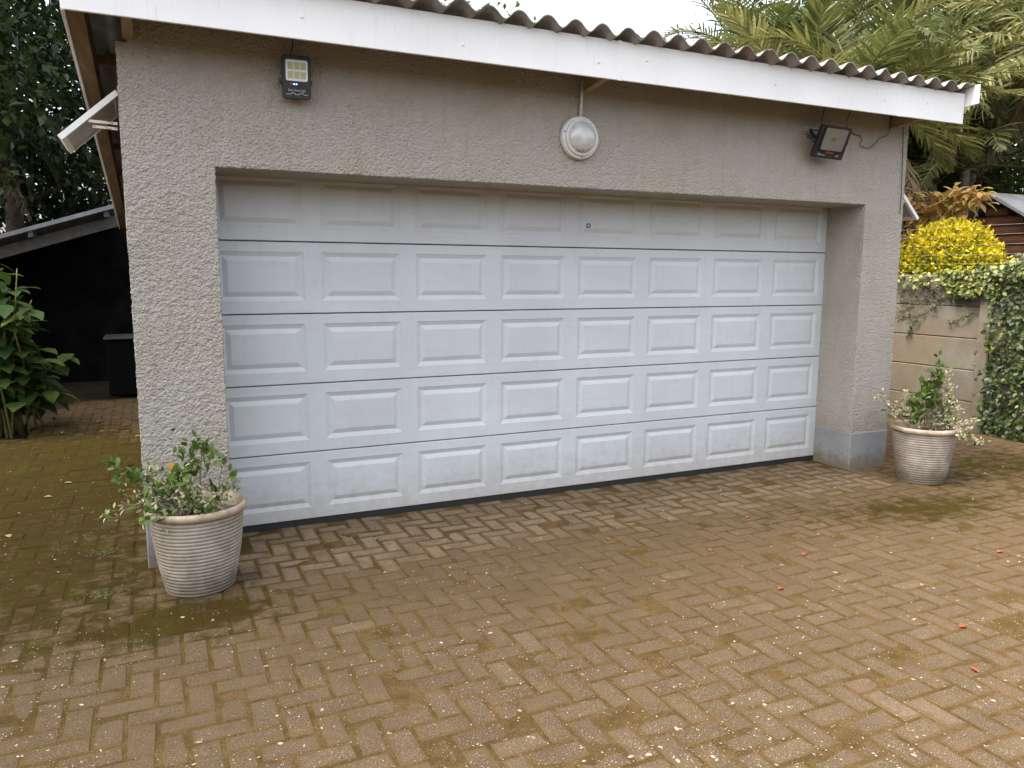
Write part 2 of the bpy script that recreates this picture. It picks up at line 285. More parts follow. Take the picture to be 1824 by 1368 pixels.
L_, R_, WO, H, DY, ZP = .444, .433, 4.9, 2.188, .386, .313
XL, XR = -L_, WO+R_
def gauss(x, y, cx, cy, sx, sy): return math.exp(-((x-cx)/sx)**2-((y-cy)/sy)**2)
def moss_f(x, y):
    m = .85*gauss(x, y, -1.2, 2.6, 1.3, 2.2)+.42*gauss(x, y, -1.1, -.1, .9, .9)+.6*gauss(x, y, -.25, -.8, .45, .22)+.55*gauss(x, y, 4.55, -1.05, .7, .3)+.5*gauss(x, y, 6.3, -.5, 1.0, .7)+.25*gauss(x, y, 3.6, -.75, .8, .25)
    return min(1, m+.12)
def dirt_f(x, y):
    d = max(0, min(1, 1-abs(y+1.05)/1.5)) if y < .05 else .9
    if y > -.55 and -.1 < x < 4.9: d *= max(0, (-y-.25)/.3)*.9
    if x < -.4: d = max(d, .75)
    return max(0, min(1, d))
X0, X1, Y0, Y1 = -3.0, 7.42, -3.9, 6.6
def in_bed(x, y): return not (y > DY+.15 and XL+.06 < x < XR-.06) and not (x < -1.52+.09*(y-4.3)+.05*math.sin(y*5) and y > 4.25+.08*math.sin(x*9))
nx, ny = int((X1-X0)/.1), int((Y1-Y0)/.1); bv, bf, bm_ = [], [], []
for j in range(ny+1):
    for i in range(nx+1):
        x, y = X0+i*.1, Y0+j*.1; bv.append((x, y, -.0012+.0018*mn.noise(Vector((x*7, y*7, 0))))); bm_.append(moss_f(x, y))
for j in range(ny):
    for i in range(nx):
        if in_bed(X0+(i+.5)*.1, Y0+(j+.5)*.1): a = j*(nx+1)+i; bf.append((a, a+1, a+nx+2, a+nx+1))
me = bpy.data.meshes.new('driveway'); me.from_pydata(bv, [], bf); a_ = me.attributes.new('moss', 'FLOAT', 'POINT'); a_.data.foreach_set('value', bm_)
driveway = tag(link('driveway', me, M['bed']), 'brick paved driveway with mossy sand joints', 'driveway', kind='structure')

U_, PL, PW = .1035, .196, .0925
def paver_shape(cx, cy, hor):
    hl, hw = (PL/2, PW/2) if hor else (PW/2, PL/2); b = .005; dz = random.gauss(0, .0015); tx, ty = random.gauss(0, .011), random.gauss(0, .011); ang = random.gauss(0, .012)
    hl *= random.uniform(.975, 1.01); hw *= random.uniform(.975, 1.01); ca, sa = math.cos(ang), math.sin(ang); v = []
    def P(x, y, z): v.append((x*ca-y*sa, x*sa+y*ca, z+dz+x*tx+y*ty))
    q4 = ((-1,-1),(1,-1),(1,1),(-1,1))
    for x, y in q4: P(x*(hl-.022), y*(hw-.020), .0014)
    for x, y in q4: P(x*(hl-b)+random.gauss(0, .002), y*(hw-b)+random.gauss(0, .002), .0006)
    for x, y in q4: P(x*hl, y*hw, -.004)
    for x, y in q4: P(x*hl, y*hw, -.04)
    f = [(0,1,2,3)]+[(4*r+4+i, 4*r+4+(i+1) % 4, 4*r+(i+1) % 4, 4*r+i) for r in range(3) for i in range(4)]
    e = [0]*4+[.75]*4+[1]*8
    t = min(.76, max(0, random.gauss(.48, .2)))
    if random.random() < .025: t = random.uniform(.78, .86)
    if cy > -.5-.12*mn.noise(Vector((cx*2, 0, 4))) and 0 < cx < 4.9: t = .84+.12*random.random()
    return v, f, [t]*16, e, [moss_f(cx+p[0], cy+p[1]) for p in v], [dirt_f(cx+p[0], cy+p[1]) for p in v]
def visible(p):
    q = Vector(p)-CAM; dz = q.dot(fw)
    if dz < .3: return None
    u, v = 912+FPX*q.dot(rt)/dz, 684-FPX*q.dot(upv)/dz
    return (u, v, dz) if -30 < u < 1854 and -30 < v < 1398 else None
cells = []
for k in range(-140, 160):
    for m in range(-80, 80):
        for hor, dx, dy in ((True, 1.0, .5), (False, 3.5, 1.0)):
            x, y = (k+4*m+dx)*U_, -(k+dy)*U_
            if X0+.1 < x < X1-.1 and Y0+.1 < y < Y1-.1 and in_bed(x, y):
                if y > DY-.02 and XL-.02 < x < XR+.02: continue
                if -.05 < y and (XL-.02 < x < .07 or 4.83 < x < XR+.02): continue
                cells.append((x, y, hor))
vis = []
for c in cells:
    r_ = visible((c[0], c[1], 0))
    if r_:
        if r_[1] > 1010 or True:
            # hidden behind the pots or the piers are still in view ground; rank by apparent size
            vis.append((r_[2], c))
vis.sort(key=lambda t: t[0]); near = set(c for _, c in vis[:300])
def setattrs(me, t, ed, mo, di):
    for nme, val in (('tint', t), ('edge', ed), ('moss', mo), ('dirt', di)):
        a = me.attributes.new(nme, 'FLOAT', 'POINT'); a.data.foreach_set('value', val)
SV, SF, ST, SE, SM, SD = [], [], [], [], [], []
for c in cells:
    v, f, t, ed, mo, di = paver_shape(*c)
    if c in near:
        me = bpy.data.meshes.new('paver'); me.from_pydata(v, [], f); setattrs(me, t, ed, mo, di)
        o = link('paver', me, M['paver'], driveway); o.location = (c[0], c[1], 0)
    else:
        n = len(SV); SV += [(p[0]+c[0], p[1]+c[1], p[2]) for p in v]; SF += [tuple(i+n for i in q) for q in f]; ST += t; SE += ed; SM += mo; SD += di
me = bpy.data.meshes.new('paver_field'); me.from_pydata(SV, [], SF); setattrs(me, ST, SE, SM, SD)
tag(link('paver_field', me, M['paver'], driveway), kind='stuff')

# ------------------------------------------------------------------ garage
garage = thing('garage', 'grey stucco double garage with white fascia and white panelled door', 'garage', (2.44, 0, 0))
def sn(p, amp):
    q = Vector(p); a = mn.noise(Vector((q.x*26, q.y*26, q.z*34)))*.6+.9*mn.noise(q*62); b = mn.noise(q*130)
    rough = .55+.45*max(0, min(1, (1.6-q.x)/1.4))
    low = 1.25 if q.z < 2.15 else .8
    return (max(a, -.3)*.55+b*.4)*amp*rough*low
gv, gf = [], []
def spanel(o, du, dv, nu, nv, n0, eu0=None, eu1=None, ev0=None, ev1=None, mask=None, amp=.0085):
    o, du, dv, n0 = Vector(o), Vector(du), Vector(dv), Vector(n0); base = len(gv)
    for j in range(nv+1):
        for i in range(nu+1):
            p = o+du*(i/nu)+dv*(j/nv); n = n0.copy()
            for cond, e in ((i == 0, eu0), (i == nu, eu1), (j == 0, ev0), (j == nv, ev1)):
                if cond and e: n = n+Vector(e)
            gv.append(p+n*sn(p, amp))
    for j in range(nv):
        for i in range(nu):
            if mask and mask(o+du*((i+.5)/nu)+dv*((j+.5)/nv)): continue
            a = base+j*(nu+1)+i; gf.append((a, a+1, a+nu+2, a+nu+1))
ST_ = .0085
nzp = int((H-ZP)/ST_); nw = int(L_/ST_); nwr = int(R_/ST_); ny_ = int(DY/ST_); nsx = int(WO/ST_); ztop = 2.95; nzt = int((ztop-H)/ST_)
FRT, LFT, RGT, DWN = (0, -1, 0), (-1, 0, 0), (1, 0, 0), (0, 0, -1)
spanel((XL, 0, ZP), (L_, 0, 0), (0, 0, H-ZP), nw, nzp, FRT, eu0=LFT, eu1=RGT)
spanel((WO, 0, ZP), (R_, 0, 0), (0, 0, H-ZP), nwr, nzp, FRT, eu0=LFT, eu1=RGT)
cut = lambda p: p.x < -.395 and p.z > 2.775
spanel((XL, 0, H), (L_, 0, 0), (0, 0, ztop-H), nw, nzt, FRT, eu0=LFT, mask=cut)
spanel((0, 0, H), (WO, 0, 0), (0, 0, ztop-H), nsx, nzt, FRT, ev0=DWN)
spanel((WO, 0, H), (R_, 0, 0), (0, 0, ztop-H), nwr, nzt, FRT, eu1=RGT)
spanel((WO, 0, ZP), (0, DY, 0), (0, 0, H-ZP), ny_, nzp, LFT, eu0=FRT, ev1=DWN)
spanel((0, 0, ZP), (0, DY, 0), (0, 0, H-ZP), ny_, nzp, RGT, eu0=FRT, ev1=DWN)
spanel((0, 0, H), (WO, 0, 0), (0, DY, 0), nsx, ny_, DWN, eu0=RGT, eu1=LFT, ev0=FRT)
spanel((XL, 0, ZP), (0, .12, 0), (0, 0, ztop-H+H-ZP-.17), 10, nzp+nzt-14, LFT, eu0=FRT)
spanel((XR, 0, ZP), (0, .12, 0), (0, 0, ztop-ZP), 10, nzp+nzt, RGT, eu0=FRT)
off = OFF[garage.name]; me = bpy.data.meshes.new('front_wall'); me.from_pydata([tuple(p-off) for p in gv], [], gf)
me.polygons.foreach_set('use_smooth', [True]*len(me.polygons)); front = link('front_wall', me, M['stucco'], garage)
bmm = bmesh.new(); bmm.from_mesh(me); bmesh.ops.remove_doubles(bmm, verts=bmm.verts, dist=.0004); bmesh.ops.recalc_face_normals(bmm, faces=bmm.faces); bmm.to_mesh(me); bmm.free()

SL = -.105; GD = 5.7                         # the roof falls to the back
rz = lambda y, z0: z0+SL*y
def slab_yz(mb, x0, x1, pts): mb.prism([(x0, y, z) for y, z in pts], [(x1, y, z) for y, z in pts])
# side and back walls with openings for the steel windows
WY0, WY1, WZ0, WZ1 = .125, .68, 1.72, 2.6
for nme, x0, x1 in (('side_wall', XL+.004, XL+.21), ('side_wall', XR-.21, XR-.004)):
    w = MB(); wz1 = WZ1 if x0 < 1 else 2.5
    w.box((x0, .11, .0), (x1, WY0, wz1)); w.box((x0, WY0, 0), (x1, WY1, WZ0)); slab_yz(w, x0, x1, [(.11, wz1), (WY1, wz1), (WY1, rz(WY1, 2.77)), (.11, rz(.11, 2.77))])
    slab_yz(w, x0, x1, [(WY1, 0), (GD, 0), (GD, rz(GD, 2.77)), (WY1, rz(WY1, 2.77))]); w.build(nme, M['stucco'], garage)
w = MB(); w.box((XL+.215, GD-.2, 0), (XR-.215, GD-.004, rz(GD, 2.76))); w.build('back_wall', M['stucco'], garage)
for x0, x1 in ((XL, 0), (WO, XR)):
    w = MB(); w.box((x0-.003, -.005, -.02), (x1+(.003 if x0 < 1 else .003), DY, ZP)); pl = w.build('plinth', M['plinth'], garage, bevel=.006)
for x0, x1 in ((XL-.003, XL+.2), (XR-.2, XR+.003)): w = MB(); w.box((x0, DY+.002, -.02), (x1, GD, ZP)); w.build('plinth', M['plinth'], garage)

# sectional door: five sections, eight stamped panels in each
SECH = .4435; DX0, DX1 = -.03, 4.925; PER, PX0, PWD = .616, .0155, .5046; PZ0, PZ1 = .078, .377
def door_panel_mesh():
    w, h = PWD, PZ1-PZ0; mb = MB(); rings = []
    for ins, dep in ((0, 0), (.003, .0030), (.025, .0108), (.029, .0109), (.056, .0012), (.060, .0008)):
        rings.append([(ins, dep, ins), (w-ins, dep, ins), (w-ins, dep, h-ins), (ins, dep, h-ins)])
    fs = []
    for i in range(len(rings)-1):
        for k in range(4): fs.append((i*4+k, i*4+(k+1) % 4, (i+1)*4+(k+1) % 4, (i+1)*4+k))
    fs.append(tuple((len(rings)-1)*4+k for k in range(4))); mb.add([p for r_ in rings for p in r_], fs)
    m_ = bpy.data.meshes.new('panel'); m_.from_pydata(mb.v, [], mb.f); m_.materials.append(M['door']); return m_
pm = door_panel_mesh()
for s in range(5):
    z0 = .0435+s*SECH; z1 = z0+SECH-.006; mb = MB(); xs = [DX0]+[x for c in range(8) for x in (PX0+c*PER, PX0+c*PER+PWD)]+[DX1]; zs = [z0+.004, z0+PZ0, z0+PZ1, z1-.004]
    for i in range(len(xs)-1):
        for j in range(3):
            if j == 1 and i % 2 == 1: continue
            mb.add([(xs[i], DY, zs[j]), (xs[i+1], DY, zs[j]), (xs[i+1], DY, zs[j+1]), (xs[i], DY, zs[j+1])], [(0, 1, 2, 3)])
    # rounded lips top and bottom, then the body behind
    mb.add([(DX0, DY, z1-.004), (DX1, DY, z1-.004), (DX1, DY+.006, z1), (DX0, DY+.006, z1), (DX1, DY+.045, z1), (DX0, DY+.045, z1)], [(0, 1, 2, 3), (3, 2, 4, 5)])
    mb.add([(DX0, DY+.006, z0), (DX1, DY+.006, z0), (DX1, DY, z0+.004), (DX0, DY, z0+.004), (DX1, DY+.045, z0), (DX0, DY+.045, z0)], [(0, 1, 2, 3), (5, 4, 1, 0)])
    mb.add([(DX0, DY+.045, z0), (DX1, DY+.045, z0), (DX1, DY+.045, z1), (DX0, DY+.045, z1)], [(3, 2, 1, 0)])
    me = bpy.data.meshes.new('door_section'); me.from_pydata([(p[0]-off.x, p[1]-off.y, p[2]-off.z) for p in mb.v], [], mb.f)
    sec = link('door_section', me, M['door'], garage)
    for c in range(8):
        o = bpy.data.objects.new('panel', pm); COL.objects.link(o); o.parent = sec; o.location = Vector((PX0+c*PER, DY, z0+PZ0))-off
    if s == 4:
        k = MB(); k.lathe([(.0, .004), (.007, .004), (.008, .006), (.017, .006), (.017, 0)], (2.557, DY-.001, 1.974), 24, 'y'); k.build('lock', M['chrome'], sec, smooth='auto')
        k = MB(); k.lathe([(.008, .0062), (.0125, .0072), (.0165, .0062)], (2.557, DY-.001, 1.974), 24, 'y'); k.build('lock_ring', M['black'], sec)
k = MB(); k.box((DX0, DY+.004, -.004), (DX1, DY+.04, .042)); k.build('door_seal', M['rubber'], garage)
k = MB(); k.box((WO-.06, DY-.006, -.004), (WO-.004, DY+.02, .02)); k.add([], []); k.build('seal_end', M['rubber'], garage)
k = MB(); k.box((0.0, DY+.06, 0), (WO, DY+.09, 2.4)); k.build('dark_lining', M['dark'], garage)
k = MB(); k.box((-.21, DY-.001, H-.02), (WO+.21, DY+.002, H+.2)) ; 

# rafters, purlins, fascia, barge boards, roof sheets
for x in (-.385, .47, 1.37, 2.28, 3.2, 4.15, 5.134):
    w = MB(); yf = -.298 if x in (-.385, 2.28, 5.134) else .03; slab_yz(w, x-.024, x+.024, [(yf, rz(yf, 2.792)), (GD+.3, rz(GD+.3, 2.792)), (GD+.3, rz(GD+.3, 2.937)), (yf, rz(yf, 2.937))]); w.build('rafter', M['palewood'], garage)
for y in (-.12, .85, 1.85, 2.85, 3.85, 4.85):
    w = MB(); z = rz(y, 2.94); w.prism([(-.563, y-.025, z), (-.563, y+.025, z), (-.563, y+.025, z+.045), (-.563, y-.025, z+.045)], [(5.50, y-.025, z), (5.50, y+.025, z), (5.50, y+.025, z+.045), (5.50, y-.025, z+.045)]); w.build('purlin', M['timber'], garage)
for x0, x1, zb in ((-.636, -.565, 2.79), (5.505, 5.55, 2.90)):
    w = MB(); slab_yz(w, x0, x1, [(-.298, rz(-.298, zb)), (GD+.3, rz(GD+.3, zb)), (GD+.3, rz(GD+.3, 2.98)), (-.298, rz(-.298, 2.98))]); w.build('barge_rafter', M['timber'], garage)
for x0, x1, yf, zb, zt in ((-.655, -.64, -.316, 2.775, 3.005), (5.552, 5.568, -.425, 2.905, 3.048)):
    w = MB(); slab_yz(w, x0, x1, [(yf, rz(yf, zb)), (GD+.3, rz(GD+.3, zb)), (GD+.3, rz(GD+.3, zt)), (yf, rz(yf, zt))]); w.build('barge_board', M['white'], garage, bevel=.002)
FX = [-.655, 2.345, 4.81, 5.545]; FZ0, FZ1 = 2.812, 3.041
for i in range(3):
    w = MB(); w.box((FX[i]+(.0012 if i else 0), -.318, FZ0), (FX[i+1]-.0012, -.3, FZ1)); f = w.build('fascia_board', M['white'], garage, bevel=.002)
    k = MB(); n_ = max(1, int((FX[i+1]-FX[i])/.62)); 
    for j in range(n_):
        x = FX[i]+.2+(FX[i+1]-FX[i]-.35)*(j/max(1, n_-1) if n_ > 1 else .3); z = FZ0+.11+random.uniform(-.03, .03)
        k = MB(); k.lathe([(.010, -.0), (.009, .003), (.003, .005), (.0001, .005)], (x, -.318, z), 8, 'y'); k.build('screw', M['white'], f, smooth=True)
    if i:
        k = MB(); k.box((FX[i]-.013, -.3225, FZ0-.003), (FX[i]+.013, -.3172, FZ1+.002)); k.build('joint_strip', M['white'], f)
WP, WA = .1826, .027
def roof_sheet(xa, xb, lift):
    mb = MB(); n = int((xb-xa)/.0145); t = .0065; ys = [-.40+random.uniform(-.018, .012), 2.7, GD+.45]; amp = random.uniform(.95, 1.08); sag = random.uniform(-.003, .003); rows = []
    for y in ys:
        tp, bt = [], []
        for i in range(n+1):
            x = xa+(xb-xa)*i/n; c = math.cos(2*math.pi*(x-1.266)/WP); sh = c*(1.0)-.10*math.cos(4*math.pi*(x-1.266)/WP); z = rz(y+.4, 3.044+WA)+WA*sh*amp+lift+sag*math.sin((x-xa)*2)+.0015*mn.noise(Vector((x*3, y, 7)))
            if x > 5.50: z = max(z, rz(y+.4, 3.044+WA)+.5*WA+lift)
            tp.append((x, y, z+t)); bt.append((x, y, z))
        rows.append((tp, bt))
    V = []; 
    for tp, bt in rows: V += tp+bt
    m = n+1; F = []
    for r_ in range(len(ys)-1):
        a, b = r_*2*m, (r_+1)*2*m
        for i in range(n): F += [(a+i, a+i+1, b+i+1, b+i), (a+m+i+1, a+m+i, b+m+i, b+m+i+1)]
        F += [(a, b, b+m, a+m), (a+n, a+m+n, b+m+n, b+n)]
    for a in (0, (len(ys)-1)*2*m):
        for i in range(n): F.append((a+i, a+m+i, a+m+i+1, a+i+1))
    mb.add(V, F); mb.build('roof_sheet', M['roof'], garage, smooth='auto')
xa = -.69; i = 0
while xa < 5.5:
    xb = min(xa+WP*6, 5.59); roof_sheet(xa, xb, .0068*(i % 2)); xa = xb-.06; i += 1

# steel awning windows, propped open
def steel_window(side):
    s = -1 if side < 0 else 1; xw = (XL-.008) if s < 0 else (XR+.008); zt = WZ1-.012 if s < 0 else 2.488; y0, y1 = WY0+.012, WY1-.012; zb = WZ0+.012; tr = zt-(.42 if s < 0 else .5)
    fr = MB(); a, b = sorted((xw, xw-s*.035))
    for (p, q) in (((y0, zb), (y0+.03, zt)), ((y1-.03, zb), (y1, zt)), ((y0+.03, zb), (y1-.03, zb+.03)), ((y0+.03, zt-.03), (y1-.03, zt)), ((y0+.03, tr-.03), (y1-.03, tr))):
        fr.box((a, p[0], p[1]), (b, q[0], q[1]))
    win = fr.build('window', M['rust'], garage)
    g_ = MB(); g_.box((xw-s*.02, y0+.032, zb+.032), (xw-s*.016, y1-.032, tr-.032)) if s > 0 else g_.box((xw+.016, y0+.032, zb+.032), (xw+.02, y1-.032, tr-.032)); g_.build('pane', M['glass'], win)
    ang = R(48) if s < 0 else R(46); ln = .375 if s < 0 else .5
    hx, hz = xw+s*.002, zt-.03; tip = lambda t, o=0: (hx+s*(math.sin(ang)*t+math.cos(ang)*o), hz-math.cos(ang)*t+math.sin(ang)*o)
    sa = MB()
    def sbox(t0, t1, ya, yb, o0=-.014, o1=.014):
        r_ = [tip(t0, o0), tip(t1, o0), tip(t1, o1), tip(t0, o1)]; sa.prism([(p[0], ya, p[1]) for p in r_], [(p[0], yb, p[1]) for p in r_])
    sbox(0, ln, y0, y0+.03); sbox(0, ln, y1-.03, y1); sbox(0, .03, y0+.031, y1-.031); sbox(ln-.03, ln, y0+.031, y1-.031)
    sash = sa.build('sash', M['white'], win)
    sa = MB(); sbox(.031, ln-.031, y0+.031, y1-.031, -.002, .002); sa.build('sash_pane', M['frost'], win)
    st = MB(); mx, mz = tip(ln*.56, -.02)
    for dz in (0, -.06):
        q = tip(ln*(.56 if dz == 0 else .5), -.02); st.bar((xw+s*.01, y0+.012, q[1]+dz*.3-.004+dz*.4), (q[0], y0+.012, q[1]+dz*.7), .012, .014)
    st.build('stay', M['rust'], win)
steel_window(-1); steel_window(1)

# ------------------------------------------------------------------ wall lamps
def rounded_rect(w, h, r, n=5):
    pts = []
    for cx, cz, a0 in ((w/2-r, h/2-r, 0), (-w/2+r, h/2-r, 90), (-w/2+r, -h/2+r, 180), (w/2-r, -h/2+r, 270)):
        for k in range(n+1): t = R(a0+90*k/n); pts.append((cx+r*math.cos(t), cz+r*math.sin(t)))
    return pts
def rr_prism(mb, w, h, r, y0, y1, cz=0, cx=0):
    p = rounded_rect(w, h, r); mb.prism([(a+cx, y0, b+cz) for a, b in p], [(a+cx, y1, b+cz) for a, b in p])
def text_mesh(body, size, mat, loc, parent, name):
    cu = bpy.data.curves.new(name, 'FONT'); cu.body = body; cu.size = size; cu.align_x = 'CENTER'; cu.extrude = .0003; to = bpy.data.objects.new('tmp', cu); COL.objects.link(to)
    bpy.context.view_layer.update(); me = bpy.data.meshes.new_from_object(to.evaluated_get(bpy.context.evaluated_depsgraph_get())); bpy.data.objects.remove(to)
    me.transform(Matrix.Rotation(R(90), 4, 'X')); me.materials.clear(); o = link(name, me, mat, parent); o.location = loc; return o
# solar flood light over the left pier
fl = thing('floodlight', 'black solar floodlight with six yellow LED squares, above the left pier', 'floodlight', (.434, -.075, 2.678), local=True); fl.rotation_euler = (R(7), 0, R(-4))
b = MB(); rr_prism(b, .152, .222, .016, -.012, .02); b.build('housing', M['black'], fl, bevel=.003)
b = MB(); [b.box((-.06+.02*i, .021, -.09), (-.054+.02*i, .034, .08)) for i in range(7)]; b.build('cooling_fins', M['black'], fl)
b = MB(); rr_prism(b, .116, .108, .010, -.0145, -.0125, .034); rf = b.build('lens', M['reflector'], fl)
for i in range(3):
    for j in range(2):
        b = MB(); b.box((-.046+.033*i, -.0165, .036-.046*j+.003), (-.018+.033*i, -.0148, .074-.046*j)); b.build('led_square', M['led'], rf, bevel=.001)
b = MB(); b.box((-.034, -.0135, -.041), (-.022, -.0123, -.03)); b.build('red_mark', M['red'], fl)
nb = N('blue_led'); nb.b.inputs['Emission Color'].default_value = (.1, .2, 1, 1); nb.b.inputs['Emission Strength'].default_value = 4; nb.fin((.05, .1, .8), .3)
for x in (-.014, -.002): b = MB(); b.lathe([(.0035, 0), (.003, .002), (.0001, .0028)], (x, -.0122, -.036), 8, 'y'); b.build('indicator', nb.m, fl)
text_mesh('Solar Flood Light', .0135, M['print'], (0, -.0124, -.072), fl, 'lettering')
b = MB(); zz = [(-.058, -.089), (-.034, -.089), (-.028, -.082), (-.014, -.082), (-.008, -.089), (.012, -.089), (.018, -.082), (.032, -.082), (.038, -.089), (.058, -.089)]
for p, q in zip(zz, zz[1:]): b.bar((p[0], -.0126, p[1]), (q[0], -.0126, q[1]), .0006, .0022, (0, 0, 1) if abs(p[0]-q[0]) > 1e-4 else (1, 0, 0))
b.build('zigzag_line', M['print'], fl)
b = MB(); b.bar((-.082, .004, -.02), (-.082, .07, -.02), .004, .022); b.bar((.082, .004, -.02), (.082, .07, -.02), .004, .022); b.bar((-.084, .066, -.02), (.084, .066, -.02), .022, .004); b.lathe([(.012, 0), (.012, .01), (.0001, .01)], (-.082, .0, -.02), 10, 'y'); b.build('bracket', M['black'], fl)
b = MB(); b.tube([(-.02, .03, .10), (-.022, .05, .13), (-.012, .06, .17), (-.004, .05, .24), (-.004, .04, .3)], .003); b.build('cable', M['cable'], fl, smooth=True)
# second flood light, tilted down, right side
c2 = at(1481, 254, y=-.15)
f2 = thing('floodlight', 'black floodlight with pale reflector tilted down on a side bracket near the right end', 'floodlight', c2, local=True); f2.rotation_euler = (R(23), R(3), R(-8))
b = MB(); rr_prism(b, .265, .235, .012, -.014, .02); b.build('housing', M['black'], f2, bevel=.004)
b = MB(); [b.box((-.11+.027*i, .021, -.09), (-.103+.027*i, .04, .09)) for i in range(9)]; b.build('cooling_fins', M['black'], f2)
b = MB(); p = rounded_rect(.195, .158, .014); q = rounded_rect(.10, .06, .006); off2 = .026
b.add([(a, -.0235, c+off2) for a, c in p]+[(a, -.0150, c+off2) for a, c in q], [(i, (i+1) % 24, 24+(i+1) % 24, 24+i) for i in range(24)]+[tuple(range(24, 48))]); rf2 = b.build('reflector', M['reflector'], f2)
b = MB(); p2 = rounded_rect(.213, .176, .018); b.add([(a, -.0145, c+off2) for a, c in p2]+[(a, -.0262, c+off2) for a, c in p2]+[(a, -.0262, c+off2) for a, c in p]+[(a, -.0236, c+off2) for a, c in p], [(k*24+i, k*24+(i+1) % 24, (k+1)*24+(i+1) % 24, (k+1)*24+i) for k in range(3) for i in range(24)]); b.build('lens_frame', M['black'], f2)
b = MB(); b.box((-.022, -.0172, off2-.012), (.022, -.0152, off2+.012)); b.build('led_plate', M['led'], rf2)
for o_ in (f2,):
    b = MB(); rr_prism(b, .195, .158, .014, -.0262, -.0245, off2); gl = mat_glass('lens_glass', (.95, .97, .97), .05); b.build('lens', gl, f2)
b = MB(); b.box((-.03, -.0155, -.078), (.035, -.0142, -.064)); b.build('red_mark', M['red'], f2)
for x, z, l in ((-.095, -.094, .028), (-.06, -.094, .028), (.06, -.094, .028), (-.095, -.086, .02), (.07, -.086, .02)): b = MB(); b.box((x, -.0153, z), (x+l, -.0143, z+.003)); b.build('print_mark', M['print'], f2)
b = MB(); b.bar((-.139, -.005, -.0), (-.139, .11, .055), .004, .026); b.bar((.139, -.005, -.0), (.139, .11, .055), .004, .026); b.bar((-.142, .108, .054), (.142, .108, .054), .03, .004); b.bar((-.147, .0, 0), (-.205, .02, .02), .03, .02); b.build('bracket', M['black'], f2)
b = MB(); b.tube([tuple(Vector((-.11, .02, .1))), (-.13, .02, .14), (-.12, .06, .24)], .003); b.tube([(.11, .03, .11), (.10, .05, .17), (.115, .06, .24)], .003); b.build('cable', M['cable'], f2, smooth=True)
# loose cable looping over the wall beside it, and one down the corner
cb = MB(); pts = [at(u, v, y=-.012) for u, v in ((1517, 237), (1527, 240), (1533, 243), (1536, 247), (1533, 255), (1532, 259), (1537, 262), (1546, 264), (1551, 263), (1556, 258), (1562, 253), (1566, 246), (1572, 244), (1580, 242), (1584, 235), (1586, 220), (1587, 205))]
cb.tube([tuple(p) for p in pts], .0032, 5); tag(cb.build('loose_cable', M['cable'], smooth=True), 'thin black cable hanging in a loop on the wall beside the right floodlight', 'cable')
cb = MB(); pts = [at(u, v, y=-.010) for u, v in ((1609, 226), (1608.5, 260), (1607, 300), (1606, 340), (1603, 380))]; cb.tube([tuple(p) for p in pts], .003, 5); tag(cb.build('corner_cable', M['cable'], smooth=True), 'thin dark wire running straight down the right corner of the garage', 'cable')
# bulkhead lamp with conduit
lp = thing('bulkhead_lamp', 'round white bulkhead lamp with domed glass below the eave', 'wall lamp', (2.243, -.002, 2.503))
cx, cz = 2.243, 2.503
b = MB(); b.lathe([(.137, 0), (.137, .022), (.131, .03), (.118, .032), (.116, .045), (.106, .05), (.098, .048), (.098, .03), (.0001, .03)], (cx, -.006, cz), 56, 'y'); b.build('base_ring', M['lampw'], lp, smooth='auto')
b = MB(); b.lathe([(.099*math.cos(t), .045+.055*math.sin(t)) for t in np.linspace(0, math.pi/2-.001, 12)], (cx, -.006, cz), 56, 'y'); b.build('glass_dome', M['dome'], lp, smooth=True)
b = MB(); b.tube([(cx+.003, -.018, cz+.132), (cx+.012, -.018, 2.80), (cx+.012, -.018, 2.86)], .0105, 10); b.build('conduit', M['lampw'], lp, smooth=True)
for sx_, sz_ in ((-.12, .03), (.01, -.123)): b = MB(); b.lathe([(.005, 0), (.004, .003), (.0001, .003)], (cx+sx_, -.037, cz+sz_), 8, 'y'); b.build('screw', M['black'], lp)

# ------------------------------------------------------------------ pots and their plants
def pot_profile():
    pr = [(.0001, .0), (.160, .0), (.166, .006)]; n = 66; z0, z1 = .008, .400
    for i in range(n*4):
        t = i/(n*4-1); z = z0+(z1-z0)*t; r = .166+(.222-.166)*(1-(1-t)**1.55); ph = (z/0.019) % 1; r += .0034*(abs(math.sin(math.pi*ph))-.5); pr.append((r, z))
    pr += [(.224, .404), (.236, .409), (.2435, .419), (.245, .430), (.2415, .442), (.232, .449), (.222, .447), (.214, .436), (.209, .40), (.204, .37)]
    return pr
POT = pot_profile()
def make_pot(loc, label, seed, rz_):
    t = thing('flower_pot', label, 'flower pot', loc, 'two ribbed flower pots beside the door')
    body = MB(); k = next(i for i, p in enumerate(POT) if p[1] >= .4); wob = lambda a, z: .003*math.sin(a*2+seed)+.0016*math.sin(a*3+z*5+seed)
    body.lathe(POT[:k+1], loc, 96, 'z', wob); body.build('pot_body', M['pot'], t, smooth=True)
    rim = MB(); rim.lathe(POT[k:], loc, 96, 'z', wob); rim.build('rim', M['pot_rim'], t, smooth=True)
    so_ = MB(); vs_ = []; fs = []; n = 28
    for i, r in enumerate((.0001, .07, .14, .207)):
        for j in range(n): a = 2*math.pi*j/n; vs_.append((loc[0]+r*math.cos(a), loc[1]+r*math.sin(a), .385+.014*mn.noise(Vector((r*20*math.cos(a), r*20*math.sin(a), seed)))))
    for i in range(3):
        for j in range(n): fs.append((i*n+j, i*n+(j+1) % n, (i+1)*n+(j+1) % n, (i+1)*n+j))
    so_.add(vs_, fs); so_.build('soil', M['soilpot'], t)
    return t
